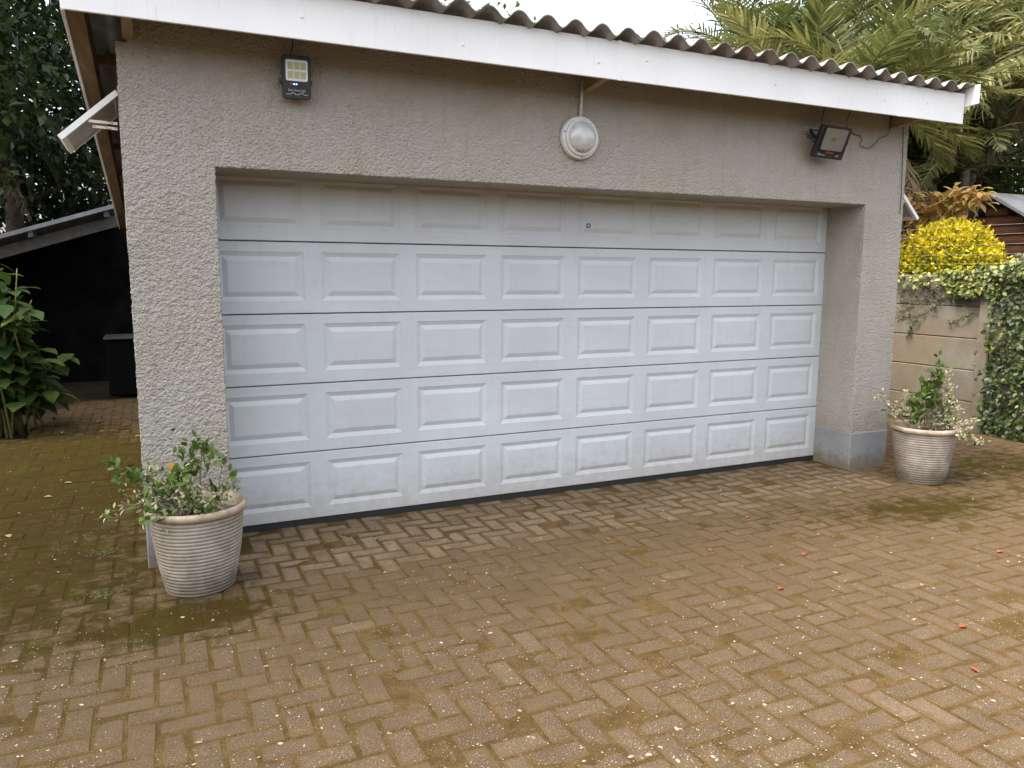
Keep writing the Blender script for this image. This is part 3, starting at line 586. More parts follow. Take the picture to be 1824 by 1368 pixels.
n_ = N('pot_rim_glaze'); a = n_.noise(9, 5, .6); M['pot_rim'] = n_.fin(n_.ramp(a, [(.3, (.20, .135, .08)), (.5, (.33, .26, .18)), (.7, (.44, .39, .32))]), .45, n_.bump(n_.noise(60, 4), .003, .5), .5)
M['soilpot'] = plain('pot_soil', (.20, .165, .125), .95, .4, 40, .01)
POT1, POT2 = (-.197, -.385, 0), (5.165, -.475, 0)
make_pot(POT1, 'ribbed glazed flower pot in front of the left pier', 1, 0)
make_pot(POT2, 'ribbed glazed flower pot beside the right pier, near the precast wall', 4, 1)

def pot_plant(loc, label, brs, seed, dry):
    t = thing('potted_shrub', label, 'plant', (loc[0], loc[1], .385)); rs = np.random.default_rng(seed)
    sm = MB(); P, D, U, S, T_ = [], [], [], [], []; Pd, Dd, Ud, Sd, Td = [], [], [], [], []
    def branch(p0, p1, r0, green, nl, size, spread, tips=.35):
        p0, p1 = np.array(p0), np.array(p1); mid = (p0+p1)/2+rs.normal(0, .03, 3)+np.array((0, 0, .03)); ts = np.linspace(0, 1, 7)
        c = [(1-t_)**2*p0+2*t_*(1-t_)*mid+t_*t_*p1 for t_ in ts]; sm.tube([tuple(q) for q in c], [r0*(1-.7*t_) for t_ in ts], 5)
        ax = (p1-p0)/np.linalg.norm(p1-p0)
        for i in range(nl):
            t_ = tips+(1-tips)*rs.random()**.7; q = (1-t_)**2*p0+2*t_*(1-t_)*mid+t_*t_*p1+rs.normal(0, spread, 3); d = ax*.55+rs.normal(0, .6, 3); d[2] += .12
            if rs.random() < green: P.append(q); D.append(d); U.append(rs.normal(0, .5, 3)+np.array((0, -.3, 1.))); S.append(size*rs.uniform(.6, 1.25)); T_.append(rs.uniform(.05, .48))
            else: Pd.append(q); Dd.append(d); Ud.append(rs.normal(0, .8, 3)+np.array((0, 0, .6))); Sd.append(size*rs.uniform(.45, .8)); Td.append(rs.uniform(.5, .82) if not dry or rs.random() < .5 else rs.uniform(.78, 1))
    for (dx, dy, dz, green, nl, size) in brs:
        b0 = (loc[0]+dx*.12+rs.normal(0, .02), loc[1]+dy*.12, .38); b1 = (loc[0]+dx, loc[1]+dy, dz); branch(b0, b1, .006, green, nl, size, .018)
        for k in range(3):
            s0 = np.array(b0)*(.5-.1*k)+np.array(b1)*(.5+.1*k); e = s0+np.array((dx*.4, dy*.4, (dz-.38)*.4))*rs.uniform(.5, 1.1)+rs.normal(0, .055, 3); branch(s0, e, .0032, green, nl//2, size*.9, .014)
    sm.build('stems', M['stem'], t, smooth=True)
    leaves('leaves', LEAF6, P, D, U, np.array(S), .62, np.array(T_), M['leaf_pot'], t)
    leaves('pale_leaves', LEAF6, Pd, Dd, Ud, np.array(Sd), .5, np.array(Td), M['leaf_pot'], t)
    return t
b1 = [(-.37, -.02, .69, .85, 20, .052), (-.25, .06, .62, .4, 24, .045), (-.13, -.10, .60, .5, 30, .048), (-.02, .0, .66, .75, 24, .05), (.06, .04, .76, .95, 20, .052), (-.09, .05, .62, .6, 30, .05), (-.34, -.06, .50, .35, 30, .045), (-.2, -.18, .47, .5, 34, .05), (.17, .02, .58, .3, 26, .045), (.19, .06, .50, .2, 26, .04), (.02, -.16, .45, .35, 44, .042), (-.05, -.12, .50, .3, 44, .042), (.1, -.1, .44, .15, 40, .036), (-.15, -.02, .54, .4, 40, .045)]
pl1 = pot_plant(POT1, 'straggly green and cream shrub in the pot before the left pier', b1, 3, False)
p_ = Vector(at(197, 824, y=-.40)); fm = leaves('blossom', LEAF6, [p_]*6, [(math.cos(k), -.3, math.sin(k)) for k in range(6)], [(0, -1, .3)]*6, .022, .8, .5, M['flower'], pl1)
leaves('orange_leaf', LEAF6, [at(305, 822, y=-.46)], [(-.2, -.3, -1)], [(.2, -1, .2)], .045, .55, .5, M['yellowleaf'], pl1)
b2 = [(-.05, .0, .78, .97, 30, .06), (.02, -.03, .84, .97, 28, .06), (.12, -.05, .92, .97, 14, .065), (-.12, .02, .66, .95, 26, .06), (.1, .03, .72, .7, 26, .05), (.22, -.04, .75, .05, 60, .05), (.2, -.06, .62, .08, 80, .05), (.28, -.05, .58, .06, 80, .05), (-.2, .08, .58, .12, 60, .05), (-.3, .12, .62, .05, 70, .05), (.3, -.16, .45, .06, 70, .048), (.38, -.2, .33, .08, 50, .045), (.14, -.22, .42, .05, 60, .045), (.24, .0, .54, .03, 70, .05), (.12, -.14, .50, .2, 46, .042), (.0, -.1, .47, .25, 30, .045)]
pot_plant(POT2, 'shrub with green crown and pale dry sprays in the pot by the right pier', b2, 9, True)

# ------------------------------------------------------------------ right: precast wall, fence wires, creeper
WX = 7.5
bw = thing('boundary_wall', 'weathered precast concrete boundary wall to the right of the garage', 'wall', (WX, 1, 0))
posts = [-3.05, -1.2, .65, 2.5, 4.35, 6.2]
for y in posts:
    w = MB(); w.box((WX-.035, y-.065, -.05), (WX+.075, y+.065, 1.66)); w.build('post', M['precast'], bw, bevel=.01)
for a, b in zip(posts, posts[1:]):
    for i in range(5):
        w = MB(); z0 = -.04+i*.336; w.box((WX+random.uniform(-.004, .004), a+.06, z0+.003), (WX+.05, b-.06, z0+.333)); w.build('slab', M['precast'], bw, bevel=.007)
ef = thing('electric_fence', 'five thin wires of an electric fence strung above the precast wall', 'fence', (WX+.02, 1, 1.66))
for z in (1.755, 1.85, 1.95, 2.05, 2.145):
    w = MB(); w.tube([(WX+.02, -3, z), (WX+.02, -.4, z-.005), (WX+.02, 2.4, z+.004), (WX+.02, 6, z)], .0013, 4); w.build('wire', M['wire'], ef)
for y in (-2.2, 6.0):
    w = MB(); w.box((WX+.01, y-.012, 1.6), (WX+.035, y+.012, 2.2)); w.build('bracket', M['gray'], ef)
cr = thing('creeper', 'green creeper covering the right part of the precast wall', 'creeper', (WX-.05, 0, 0))
P, U, T_ = [], [], []
def ivy_patch(n, fy, fz, thick, tlo, thi):
    for _ in range(n):
        y, z = fy(), fz()
        if callable(z): z = z(y)
        lump = .5+.5*mn.noise(Vector((y*2.3, z*2.3, 3))); x = WX-.05-thick*lump*random.random()
        edge = .56+.10*mn.noise(Vector((z*3, 0, 5)))
        if y > edge and z < 1.45+.16*mn.noise(Vector((y*4, 1, 2)))-.14*max(0, .95-y): continue
        P.append((x, y, z)); U.append((-1, random.gauss(-.35, .35), random.gauss(.5, .4))); T_.append(min(1, max(0, random.gauss(tlo+.03+(thi-tlo)*lump+.2*(z > 1.45), .22))))
ivy_patch(11000, lambda: random.uniform(-2.6, .72), lambda: random.uniform(0.0, 1.72), .16, .2, .6)
ivy_patch(900, lambda: random.uniform(.5, 1.15), lambda: random.uniform(1.42, 1.69), .08, .4, .85)
ivy_patch(170, lambda: random.uniform(.9, 2.1), lambda: random.uniform(1.5, 1.69), .05, .4, .8)
for _ in range(1500):
    y = random.gauss(.05, .30); zc = 1.68+.22*math.exp(-((y-.1)/.35)**2); P.append((WX+.02+random.gauss(0, .09), y, random.uniform(1.6, zc))); U.append((-1, -.3, .8)); T_.append(min(1, max(0, random.gauss(.65, .22))))
n = len(P); D = np.column_stack([rng.normal(-.3, .3, n), rng.normal(0, .7, n), rng.normal(-.55, .5, n)])
leaves('leaves', LEAF6, P, D, U, rng.uniform(.022, .066, n), .7, T_, M['leaf_ivy'], cr)
w = MB(); P, T_ = [], []
tendrils = [[(1604, 520), (1625, 512), (1645, 500), (1660, 492)], [(1601, 555), (1625, 545), (1648, 532), (1665, 520), (1680, 505)], [(1600, 568), (1630, 562), (1655, 550), (1675, 535)], [(1601, 535), (1650, 534), (1690, 536), (1730, 535)], [(1638, 497), (1655, 515), (1680, 530), (1710, 535)], [(1617, 600), (1624, 582), (1632, 568)], [(1690, 576), (1715, 565), (1738, 556)], [(1740, 700), (1742, 650), (1748, 610)]]
for tn in tendrils:
    pts = [at(u, v, x=WX-.012) for u, v in tn]; fine = []
    for a, b in zip(pts, pts[1:]):
        for k in range(6): fine.append(a.lerp(b, k/6)+Vector((0, random.gauss(0, .004), random.gauss(0, .006))))
    fine.append(pts[-1]); w.tube([tuple(p) for p in fine], .004, 5)
    for p in fine:
        for _ in range(2): P.append((p.x-.015, p.y+random.gauss(0, .02), p.z+random.gauss(0, .02))); T_.append(random.uniform(.05, .75))
w.build('tendrils', M['darkwood'], cr, smooth=True); n = len(P)
leaves('tendril_leaves', LEAF6, P, np.column_stack([rng.normal(-.3, .3, n), rng.normal(0, .7, n), rng.normal(-.3, .6, n)]), [(-1, 0, .4)]*n, rng.uniform(.02, .038, n), .65, T_, M['leaf_ivy'], cr)

# ------------------------------------------------------------------ vegetation builders
def branch_tree(mb, base, top, r0, nb, spread):
    base, top = Vector(base), Vector(top); n = 7; pts = [base.lerp(top, i/n)+Vector((random.gauss(0, .05*i/n), random.gauss(0, .05*i/n), 0))*(top-base).length*.3 for i in range(n+1)]
    mb.tube([tuple(p) for p in pts], [r0*(1-.65*i/n) for i in range(n+1)], 8); ends = []
    for k in range(nb):
        i = random.randint(n//3, n); p = pts[i]; a = random.uniform(0, 2*math.pi); e = p+Vector((math.cos(a)*spread, math.sin(a)*spread, random.uniform(.15, .8)*spread)); m = p.lerp(e, .5)+Vector((0, 0, .12*spread))
        mb.tube([tuple(p), tuple(m), tuple(e)], [r0*.35, r0*.24, r0*.08], 6); ends.append(e)
        for _ in range(2):
            e2 = m.lerp(e, random.random())+Vector((random.gauss(0, .3), random.gauss(0, .3), random.gauss(.15, .25)))*spread*.7; mb.tube([tuple(m), tuple(e2)], [r0*.16, r0*.04], 5); ends.append(e2)
    return ends
def leafy_tree(label, base, h, rad, nleaf, size, mat, clumps=46, zlow=.3, r0=.12, name='tree', cat='tree', group=None, width=.55, tint=(.35, .25), squash=1.0):
    t = thing(name, label, cat, base, group); mb = MB(); bx = Vector(base); ends = branch_tree(mb, bx, bx+Vector((random.gauss(0, .2), random.gauss(0, .2), h*.72)), r0, 9, rad*.7); mb.build('trunk', M['bark'], t, smooth=True)
    cs = []
    for _ in range(clumps):
        d = Vector(rdir(1)[0]); q = random.random()**.45; cs.append(bx+Vector((d.x*rad*q, d.y*rad*q, h*(zlow+(1-zlow)/2)+d.z*h*(1-zlow)/2*q*squash)))
    cs += ends; cs = np.array([tuple(c) for c in cs]); idx = rng.integers(0, len(cs), nleaf); sg = rad*.17
    P = cs[idx]+rng.normal(0, sg, (nleaf, 3))*np.array((1, 1, .75)); shade = rng.uniform(-.2, .2, len(cs))[idx]
    D = rdir(nleaf)*.8+np.array((0, 0, -.35)); U = rdir(nleaf)*.6+np.array((0, 0, 1.))
    leaves('crown', LEAF2, P, D, U, rng.uniform(.6, 1.3, nleaf)*size, width, np.clip(rng.normal(tint[0], tint[1], nleaf)+shade, 0, 1), mat, t)
    return t
def frond(root, d0, length, droop, nl, lw, ll, mat, tint, parent, curl=.35, name='frond', vee=.5):
    root = np.array(root, float); d = np.array(d0, float); d /= np.linalg.norm(d); pts = [root]; n = 14; st = length/n; p = root.copy()
    for i in range(n): d = d+np.array((0, 0, -droop*(.4+1.2*i/n)/n)); d /= np.linalg.norm(d); p = p+d*st; pts.append(p.copy())
    pts = np.array(pts); mb = MB(); mb.tube([tuple(q) for q in pts], [.02*(1-.85*i/n)*length/2 for i in range(n+1)], 4)
    ts = np.linspace(.14, 1.0, nl); P, D, U, S = [], [], [], []
    for sgn in (-1, 1):
        for t in ts:
            f = t*n; i = min(int(f), n-1); q = pts[i]*(1-(f-i))+pts[i+1]*(f-i); tg = pts[i+1]-pts[i]; tg /= np.linalg.norm(tg); sd = np.cross(tg, (0, 0, 1)); sd /= max(1e-6, np.linalg.norm(sd)); up_ = np.cross(sd, tg)
            dd = sd*sgn*(1.0-.45*t)+tg*(.45+.7*t)+up_*(vee-.9*curl*random.random())+np.array((0, 0, -curl*random.random())); P.append(q); D.append(dd); U.append(up_+rng.normal(0, .25, 3)); S.append(ll*math.sin(math.pi*min(1, .18+.80*t))**.7*random.uniform(.85, 1.1))
    fr = mb.build(name, M['greenstem'], parent, smooth=True)
    leaves('leaflets', STRIP, P, D, U, np.array(S), lw/np.array(S), np.clip(rng.normal(tint, .14, len(P)), 0, 1), mat, fr)
    return fr
def palm(label, base, h, nf, length, seed, lean=(0, 0), ll=.5, lw=.035, tint=.5, dry=4, droop=1.3, r=.09, group='palms behind the garage', elev=(.15, 1.3), curl=.35):
    random.seed(seed); t = thing('palm_tree', label, 'palm', base, group); b = Vector(base); top = b+Vector((lean[0], lean[1], h)); mb = MB(); n = 16
    mb.tube([tuple(b.lerp(top, i/n)) for i in range(n+1)], [r*(1.15-.3*i/n+(.06 if i % 2 else 0)) for i in range(n+1)], 10); mb.build('trunk', M['palmbark'], t, smooth=True)
    for k in range(nf):
        a = 2.399*k+random.uniform(-.3, .3); e = elev[0]+(elev[1]-elev[0])*((k+.5)/nf); d = (math.cos(a)*math.cos(e), math.sin(a)*math.cos(e), math.sin(e))
        frond(top+Vector((0, 0, .05*k/nf)), d, length*random.uniform(.8, 1.1), droop*random.uniform(.8, 1.25), 34, lw, ll, M['palm'], tint+random.uniform(-.18, .18), t, curl)
    for k in range(dry):
        a = random.uniform(0, 6.28); d = (math.cos(a)*.5, math.sin(a)*.5, -.5); frond(top-Vector((0, 0, .1+.25*random.random())), d, length*.8, 1.0, 26, lw*.8, ll*.8, M['palmdry'], .5, t, .9, 'dry_frond', .0)
    return t
def grd(u, d, v=60): p = at(u, v, d=d); return (p.x, p.y, -.06)

# yellow shrub, copper-leaved shrub, timber shed behind the wall
def yellow_shrub():
    c = Vector((8.75, 2.03, 1.64)); t = thing('golden_shrub', 'rounded golden yellow shrub behind the precast wall', 'shrub', (c.x, c.y, -.06)); mb = MB(); branch_tree(mb, (c.x, c.y, -.06), (c.x, c.y, 1.5), .05, 12, .5); mb.build('stems', M['bark'], t)
    n = 13000; d = rdir(n); lump = np.array([mn.noise(Vector(v)*3.2) for v in d]); fine = np.array([mn.noise(Vector(v)*9) for v in d]); q = rng.random(n)**.22; R0 = np.array((.63, .63, .68)); P = np.array(c)+d*R0*(q*(1+.09*lump+.08*fine))[:, None]
    P[:, 2] = np.maximum(P[:, 2], .3)
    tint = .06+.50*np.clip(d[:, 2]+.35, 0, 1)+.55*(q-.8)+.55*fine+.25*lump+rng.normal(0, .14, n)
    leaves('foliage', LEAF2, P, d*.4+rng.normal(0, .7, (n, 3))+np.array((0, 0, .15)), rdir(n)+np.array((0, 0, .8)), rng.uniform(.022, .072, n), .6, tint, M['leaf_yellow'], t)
yellow_shrub()
def copper_shrub():
    t = thing('copper_shrub', 'shrub with copper and olive drooping young leaves above the golden shrub', 'shrub', (9.8, 3.1, -.06)); mb = MB(); P, D, T_, S = [], [], [], []
    heads = [(1625, 345, 9.9), (1640, 372, 9.9), (1655, 385, 9.9), (1670, 350, 9.8), (1685, 365, 9.8), (1700, 345, 9.8), (1712, 340, 9.8), (1735, 343, 9.8), (1752, 348, 9.8), (1700, 372, 9.8), (1625, 385, 9.9), (1640, 400, 9.9), (1615, 420, 9.9), (1630, 415, 9.8), (1725, 358, 9.8), (1660, 372, 9.9), (1618, 362, 9.9)]
    for u, v, x in heads:
        p = at(u, v, x=x-.55); b = Vector((9.4, 2.9+random.gauss(0, .1), .1)); m = b.lerp(p, .6)+Vector((0, 0, .12)); mb.tube([tuple(b), tuple(m), tuple(p)], [.022, .014, .006], 5)
        for k in range(24):
            a = random.uniform(0, 6.28); P.append(tuple(p+Vector((random.gauss(0, .06), random.gauss(0, .06), random.gauss(0, .05))))); D.append((math.cos(a), math.sin(a), random.uniform(-.9, .15))); T_.append(random.gauss(.55, .25)); S.append(random.uniform(.11, .2))
    mb.build('stems', M['greenstem'], t, smooth=True); leaves('leaves', LEAF6, P, D, [(0, 0, 1)]*len(P), np.array(S), .5, T_, M['leaf_red'], t)
copper_shrub()
def shed():
    ap = at(1778, 353, x=12.0); e1 = at(1690, 411, x=12.0); t = thing('timber_shed', 'brown timber shed with grey roof behind the precast wall', 'shed', (12, ap.y, -.06))
    half = e1.y-ap.y; y0, y1 = ap.y-half, e1.y; zb = e1.z-.02; n = 11
    z = -.06; hgt = .155
    while z < ap.z-.12:
        zt = min(z+hgt, ap.z); lo = z if z > zb else zb; f = max(0, (zt-zb)/(ap.z-zb)); f = min(.95, f); w_ = half*(1-f)-.04
        mb = MB(); yc = ap.y; prof = [(12.02, z), (11.985, z+.03), (11.98, z+.075), (11.985, zt-.03), (12.02, zt-.004), (12.05, zt-.004), (12.05, z)]
        mb.prism([(a, yc-w_, b) for a, b in prof], [(a, yc+w_, b) for a, b in prof]); mb.build('log_board', M['log'], t); z += hgt
    for sgn in (-1, 1):
        mb = MB(); a = Vector((11.75, ap.y, ap.z+.03)); b = Vector((11.75, ap.y+sgn*(half+.2), zb-.1)); mb.prism([tuple(a), tuple(b), tuple(b+Vector((0, 0, .05))), tuple(a+Vector((0, 0, .05)))], [tuple(p+Vector((3.2, 0, 0))) for p in (a, b, b+Vector((0, 0, .05)), a+Vector((0, 0, .05)))]); mb.build('roof_slope', M['gray'], t)
    mb = MB(); mb.box((12.06, y0, -.06), (14.6, y1, zb-.12)); mb.build('shed_body', M['log'], t)
shed()

# palms and trees to the right and behind
palm('bright young palm with upright yellow green fronds above the middle of the roof', grd(1440, 10.5), 3.7, 9, 2.1, 21, tint=.62, dry=1, ll=.55, lw=.045, elev=(.5, 1.35), droop=1.0, r=.06)
palm('tall palm with dry skirt, first one right of the open sky', grd(1320, 12.5), 5.2, 13, 2.0, 5, tint=.42, dry=7, ll=.45, lw=.03)
palm('palm with a broad green fan of fronds over the right end of the roof', grd(1590, 11.2), 4.0, 13, 2.3, 9, tint=.55, dry=8, ll=.6, lw=.045, elev=(.1, 1.2), droop=1.1)
palm('grey trunked palm rising behind the right end of the roof', grd(1510, 13.0), 5.6, 13, 2.3, 31, tint=.38, dry=6, ll=.5)
palm('pale drooping palm at the right edge of the picture', grd(1875, 12.6), 5.2, 15, 2.2, 12, tint=.72, dry=4, ll=.62, lw=.045, elev=(-.3, 1.1), droop=1.9, curl=.8)
palm('low palm with drooping fronds behind the copper shrub', grd(1740, 13.5), 3.6, 13, 2.4, 44, tint=.4, dry=4, ll=.6, lw=.04, elev=(-.2, 1.2), droop=1.5)
palm('short palm low behind the right corner of the garage', grd(1650, 14.5), 2.7, 12, 2.1, 47, tint=.3, dry=3, ll=.55, lw=.04, elev=(-.1, 1.3))
palm('tall palm high above the right edge of the picture', grd(1700, 15.0), 6.4, 13, 2.4, 52, tint=.5, dry=5, ll=.55, lw=.04, elev=(-.3, 1.1), droop=1.6)
palm('leaning palm with olive fronds between the bright young palm and the roof end', grd(1530, 9.6), 3.9, 12, 1.9, 71, tint=.5, dry=9, ll=.5, lw=.04, elev=(-.1, 1.2), droop=1.4)
palm('full crowned palm at the top right corner of the picture', grd(1750, 14.6), 6.4, 15, 2.3, 83, tint=.6, dry=5, ll=.6, lw=.045, elev=(-.4, 1.1), droop=1.8, curl=.7)
palm('ragged palm with many dry fronds behind the fascia end', grd(1680, 13.8), 4.9, 11, 1.9, 95, tint=.45, dry=9, ll=.5, lw=.04, elev=(-.2, 1.1), droop=1.7)
palm('ragged half dry palm beside the open sky', grd(1390, 11.4), 4.6, 10, 1.7, 97, tint=.4, dry=9, ll=.42, lw=.03, elev=(.0, 1.2), droop=1.5)
random.seed(77)
leafy_tree('olive tree filling the gap between the first palms and the roof', grd(1370, 15.5), 6.9, 2.0, 12000, .16, M['leaf_mid'], clumps=60, zlow=.2, tint=(.5, .28))
leafy_tree('olive tree filling the gap behind the roof end palms', grd(1560, 15.5), 7.6, 2.2, 13000, .17, M['leaf_mid'], clumps=60, zlow=.2, tint=(.45, .28))
leafy_tree('thin brown twiggy tree against the white sky', grd(1250, 12), 5.9, 1.0, 1700, .10, M['palmdry'], clumps=20, zlow=.55, r0=.05, width=.3, tint=(.25, .2))
leafy_tree('dense olive tree behind the palms on the right', grd(1700, 18), 9.4, 3.4, 19000, .20, M['leaf_mid'], clumps=80, zlow=.0, tint=(.45, .25))
leafy_tree('dense olive tree behind the palms near the middle of the roof', grd(1450, 18), 8.8, 2.5, 14000, .18, M['leaf_mid'], clumps=70, zlow=.05, tint=(.35, .25))
leafy_tree('dark bushy tree at the far right beyond the shed', grd(1880, 19), 9.0, 3.2, 15000, .20, M['leaf_mid'], clumps=70, zlow=.0, tint=(.55, .25))
leafy_tree('tree whose leafy top just clears the roof ridge', grd(850, 14, 20), 6.9, 1.5, 4200, .12, M['leaf_mid'], clumps=40, zlow=.45, tint=(.6, .25))
leafy_tree('dark shrubby tree between the garage and the copper shrub', grd(1650, 15.5), 3.8, 2.2, 11000, .16, M['leaf_dark'], clumps=60, zlow=.0, tint=(.5, .25))

# ------------------------------------------------------------------ left: lean-to, bin, shrub, trees
LY = 6.7; lt = thing('lean_to', 'dark open lean-to with sloping grey roof edge behind the garage', 'shelter', (-1.4, LY, -.06))
a, b = at(-60, 441, y=LY), at(205, 370, y=LY); sl_ = (b.z-a.z)/(b.x-a.x); xl, xr = -3.6, b.x+.02; zr = lambda x: b.z+sl_*(x-b.x)
w = MB(); w.prism([(xl, LY-.35, zr(xl)-.03), (xr, LY-.35, zr(xr)-.03), (xr, LY-.35, zr(xr)+.02), (xl, LY-.35, zr(xl)+.02)], [(xl, LY+4, zr(xl)-.03), (xr, LY+4, zr(xr)-.03), (xr, LY+4, zr(xr)+.02), (xl, LY+4, zr(xl)+.02)]); w.build('roof_sheet', M['gray'], lt)
xb_ = -.35
w = MB(); w.prism([(xl, LY-.05, zr(xl)-.24), (xb_, LY-.05, zr(xb_)-.24), (xb_, LY-.05, zr(xb_)-.10), (xl, LY-.05, zr(xl)-.10)], [(xl, LY, zr(xl)-.24), (xb_, LY, zr(xb_)-.24), (xb_, LY, zr(xb_)-.10), (xl, LY, zr(xl)-.10)]); w.build('beam', M['post'], lt)
for x in (-2.45, -1.62, -.80): w = MB(); w.prism([(x-.025, LY-.3, zr(x-.025)-.10), (x+.025, LY-.3, zr(x)-.10), (x+.025, LY-.3, zr(x)-.032), (x-.025, LY-.3, zr(x-.025)-.034)], [(x-.025, LY+4, zr(x-.025)-.10), (x+.025, LY+4, zr(x)-.10), (x+.025, LY+4, zr(x)-.032), (x-.025, LY+4, zr(x-.025)-.034)]); w.build('roof_batten', M['post'], lt)
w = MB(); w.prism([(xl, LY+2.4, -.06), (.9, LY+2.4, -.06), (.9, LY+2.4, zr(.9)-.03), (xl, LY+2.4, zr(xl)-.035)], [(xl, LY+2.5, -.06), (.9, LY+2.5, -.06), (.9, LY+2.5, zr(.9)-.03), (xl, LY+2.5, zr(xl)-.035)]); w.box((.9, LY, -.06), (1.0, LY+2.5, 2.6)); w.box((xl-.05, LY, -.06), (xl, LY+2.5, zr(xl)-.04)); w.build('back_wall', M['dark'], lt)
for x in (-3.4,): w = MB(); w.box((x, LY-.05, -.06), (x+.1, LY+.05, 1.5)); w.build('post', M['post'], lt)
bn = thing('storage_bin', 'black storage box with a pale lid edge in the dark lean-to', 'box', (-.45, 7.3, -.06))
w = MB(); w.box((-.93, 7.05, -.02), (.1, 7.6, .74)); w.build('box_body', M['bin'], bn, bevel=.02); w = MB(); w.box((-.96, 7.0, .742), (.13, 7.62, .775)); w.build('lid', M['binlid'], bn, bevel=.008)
sh = thing('broadleaf_shrub', 'big leaved green shrub at the left edge beside the mossy path', 'shrub', (-1.85, 4.7, -.06)); mb = MB(); P, D, T_, S = [], [], [], []
random.seed(5)
for k in range(62):
    a_ = random.uniform(0, 6.28); rr = random.uniform(.1, .72); hh = random.uniform(.35, 2.05)*(1-.25*rr); b0 = Vector((-1.85+random.gauss(0, .15), 4.8+random.gauss(0, .2), -.05)); e = Vector((-1.86+math.cos(a_)*rr, 4.75+math.sin(a_)*rr, hh)); m = b0.lerp(e, .5)+Vector((0, 0, .15)); mb.tube([tuple(b0), tuple(m), tuple(e)], [.014, .01, .005], 5)
    for i in range(13):
        t_ = random.uniform(.3, 1.05); p = b0.lerp(m, min(1, t_*2)) if t_ < .5 else m.lerp(e, (t_-.5)*2); q = random.uniform(0, 6.28); P.append(tuple(p)); D.append((math.cos(q)+.35, math.sin(q)-.35, random.uniform(-.75, .15))); T_.append(min(.85, max(0, random.gauss(.4, .22)))+(.15 if random.random() < .06 else 0)); S.append(random.uniform(.16, .31))
mb.build('stems', M['greenstem'], sh, smooth=True); leaves('leaves', LEAF6, P, D, [(0, 0, 1)]*len(P), np.array(S), .68, T_, M['leaf_big'], sh)
random.seed(91)
leafy_tree('large dark tree left of the garage behind the lean-to roof', (-2.6, 12.5, -.06), 9.5, 3.4, 22000, .17, M['leaf_dark'], clumps=110, zlow=.12, r0=.2, tint=(.4, .25))
leafy_tree('dark tree overhanging the left edge of the picture', (-4.7, 7.6, -.06), 8.5, 2.9, 20000, .17, M['leaf_dark'], clumps=100, zlow=.1, r0=.16, tint=(.5, .28))
leafy_tree('mid green tree with lighter sprigs hanging left of the roof corner', (-3.4, 8.3, -.06), 6.0, 1.7, 4200, .15, M['leaf_mid'], clumps=40, zlow=.42, r0=.07, width=.75, tint=(.45, .28))
leafy_tree('dark tree showing between the lean-to and the garage roof', (-.4, 15.5, -.06), 8.0, 3.2, 18000, .18, M['leaf_dark'], clumps=90, zlow=.05, r0=.16, tint=(.35, .25))
leafy_tree('unseen tall broad tree added at the left to shade the driveway', (-5.4, -.2, -.06), 13.0, 4.2, 6500, .26, M['leaf_mid'], clumps=120, zlow=.36, r0=.24, tint=(.35, .25))  # stands out of frame, added to soften the sun on the driveway
leafy_tree('farthest dark tree on the left behind the lean-to', (-6.0, 16.5, -.06), 9.0, 3.8, 18000, .2, M['leaf_dark'], clumps=90, zlow=.0, r0=.2, tint=(.4, .25))
palm('dark palm with grey green hanging fronds on the left', (-2.7, 10.6, -.06), 4.2, 11, 1.9, 63, tint=.15, dry=3, ll=.5, lw=.03, elev=(-.3, 1.0), droop=1.7, group='palms left of the garage')

# ------------------------------------------------------------------ small things on the paving
def grit():
    rs = random.Random(4); V, F = [], []
    def bit(x, y, s, el):
        a = rs.uniform(0, 6.28); ca, sa = math.cos(a), math.sin(a); n = len(V); k = 6; z = .002
        for i in range(k):
            t = 2*math.pi*i/k; r = s*rs.uniform(.7, 1.2); px, py = r*el*math.cos(t), r*math.sin(t); V.append((x+px*ca-py*sa, y+px*sa+py*ca, z))
        V.append((x+rs.gauss(0, s*.2), y, z+s*rs.uniform(.35, .75)))
        for i in range(k): F.append((n+i, n+(i+1) % k, n+k))
    for i in range(17000):
        u, v = rs.uniform(-20, 1850), rs.uniform(800, 1400); p = at(u, v, z=0)
        if p.y > DY-.05 and XL-.05 < p.x < XR+.05 or not in_bed(p.x, p.y) or p.x > X1-.2: continue
        if p.y > -.02 and (XL-.02 < p.x < 0.02 or WO-.02 < p.x < XR+.02): continue
        if (p.x-POT1[0])**2+(p.y-POT1[1])**2 < .035 or (p.x-POT2[0])**2+(p.y-POT2[1])**2 < .035: continue
        cl = mn.noise(Vector((p.x*1.7, p.y*1.7, 9)))
        if rs.random() > .45+1.1*cl: continue
        s = .0009*math.exp(abs(rs.gauss(0, .62)))
        if rs.random() < .018: s = rs.uniform(.0035, .0075)
        bit(p.x, p.y, s, rs.uniform(1, 2.2))
    me = bpy.data.meshes.new('pale_grit'); me.from_pydata(V, [], F); tag(link('pale_grit', me, M['grit']), 'pale grit and dry petals sprinkled over the driveway', 'grit', kind='stuff')
grit()
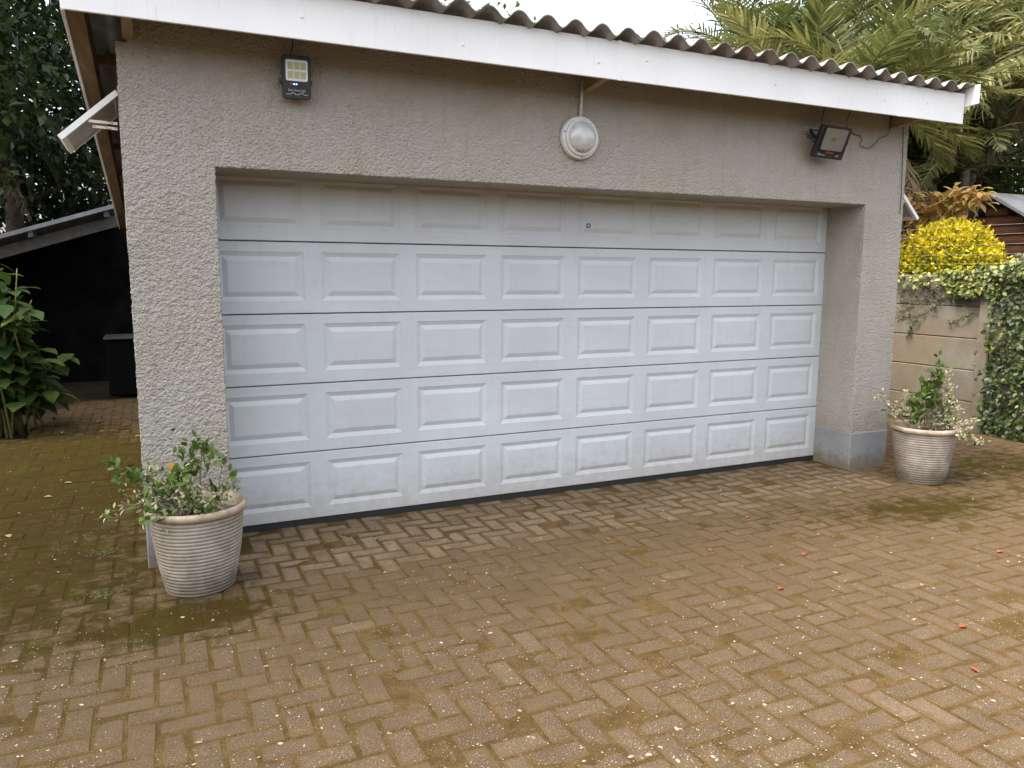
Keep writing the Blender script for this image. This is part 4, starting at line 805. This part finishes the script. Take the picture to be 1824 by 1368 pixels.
def fallen(u, v, mat, size, label, group):
    p = at(u, v, z=.004); a = random.uniform(0, 6.28); o = leaves('fallen_leaf', LEAF6, [(0, 0, .004)], [(math.cos(a), math.sin(a), .12)], [(0, 0, 1)], size, .65, random.random(), mat); o.location = p
    sm_ = o.modifiers.new('thick', 'SOLIDIFY'); sm_.thickness = .0012; tag(o, label, 'leaf', group)
for u, v, lab in ((1115, 888, 'orange dead leaf lying closest to the garage door'), (1080, 959, 'orange dead leaf in the middle of the paving, left of the others'), (1262, 978, 'orange dead leaf a step in front of the right half of the door'), (1328, 923, 'orange dead leaf on the mossy patch before the right pier'), (1385, 1051, 'orange dead leaf further out on the paving, below the right half of the door'),
        (1430, 990, 'orange dead leaf in front of the right pier, beyond the moss'), (1708, 1118, 'orange dead leaf far right, second nearest to the viewer'), (1730, 1188, 'orange dead leaf nearest to the viewer, far right'), (1775, 984, 'orange dead leaf at the right, in front of the right pot')):
    fallen(u, v, M['orange'], .045, lab, 'orange leaves fallen on the paving')
for u, v, lab in ((110, 772, 'tan dry leaf at the far end of the moss, beside the big leaved shrub'), (188, 768, 'tan dry leaf far up the path, left of the garage corner'), (240, 778, 'tan dry leaf on the path right against the garage corner'), (172, 752, 'tan dry leaf farthest up the dark path'), (78, 886, 'tan dry leaf in the middle of the mossy path'), (114, 861, 'tan dry leaf on the brightest moss'), (18, 958, 'tan dry leaf at the left edge of the mossy path')):
    fallen(u, v, M['tanleaf'], .06, lab, 'tan leaves fallen on the mossy path')
for (u, v, lab) in ((186, 988, 'tiny green weed in the joints, nearer the garage corner'), (186, 1062, 'tiny green weed in the joints left of the pot base')):
    p = at(u, v, z=0); k = 70; Pw = np.array(p)+np.column_stack([rng.normal(0, .05, k), rng.normal(0, .03, k), rng.uniform(.003, .02, k)])
    t = thing('weed', lab, 'weed', p); leaves('leaves', LEAF2, Pw, rdir(k)+np.array((0, 0, .3)), [(0, 0, 1)]*k, rng.uniform(.010, .02, k), .6, rng.uniform(.5, 1, k), M['leaf_mid'], t); b = MB(); [b.tube([tuple(p), tuple(Vector(p)+Vector((.05*math.cos(a), .03*math.sin(a), .012)))], .0012, 4) for a in (0, 1.3, 2.5, 3.8, 5)]; b.build('stems', M['greenstem'], t)
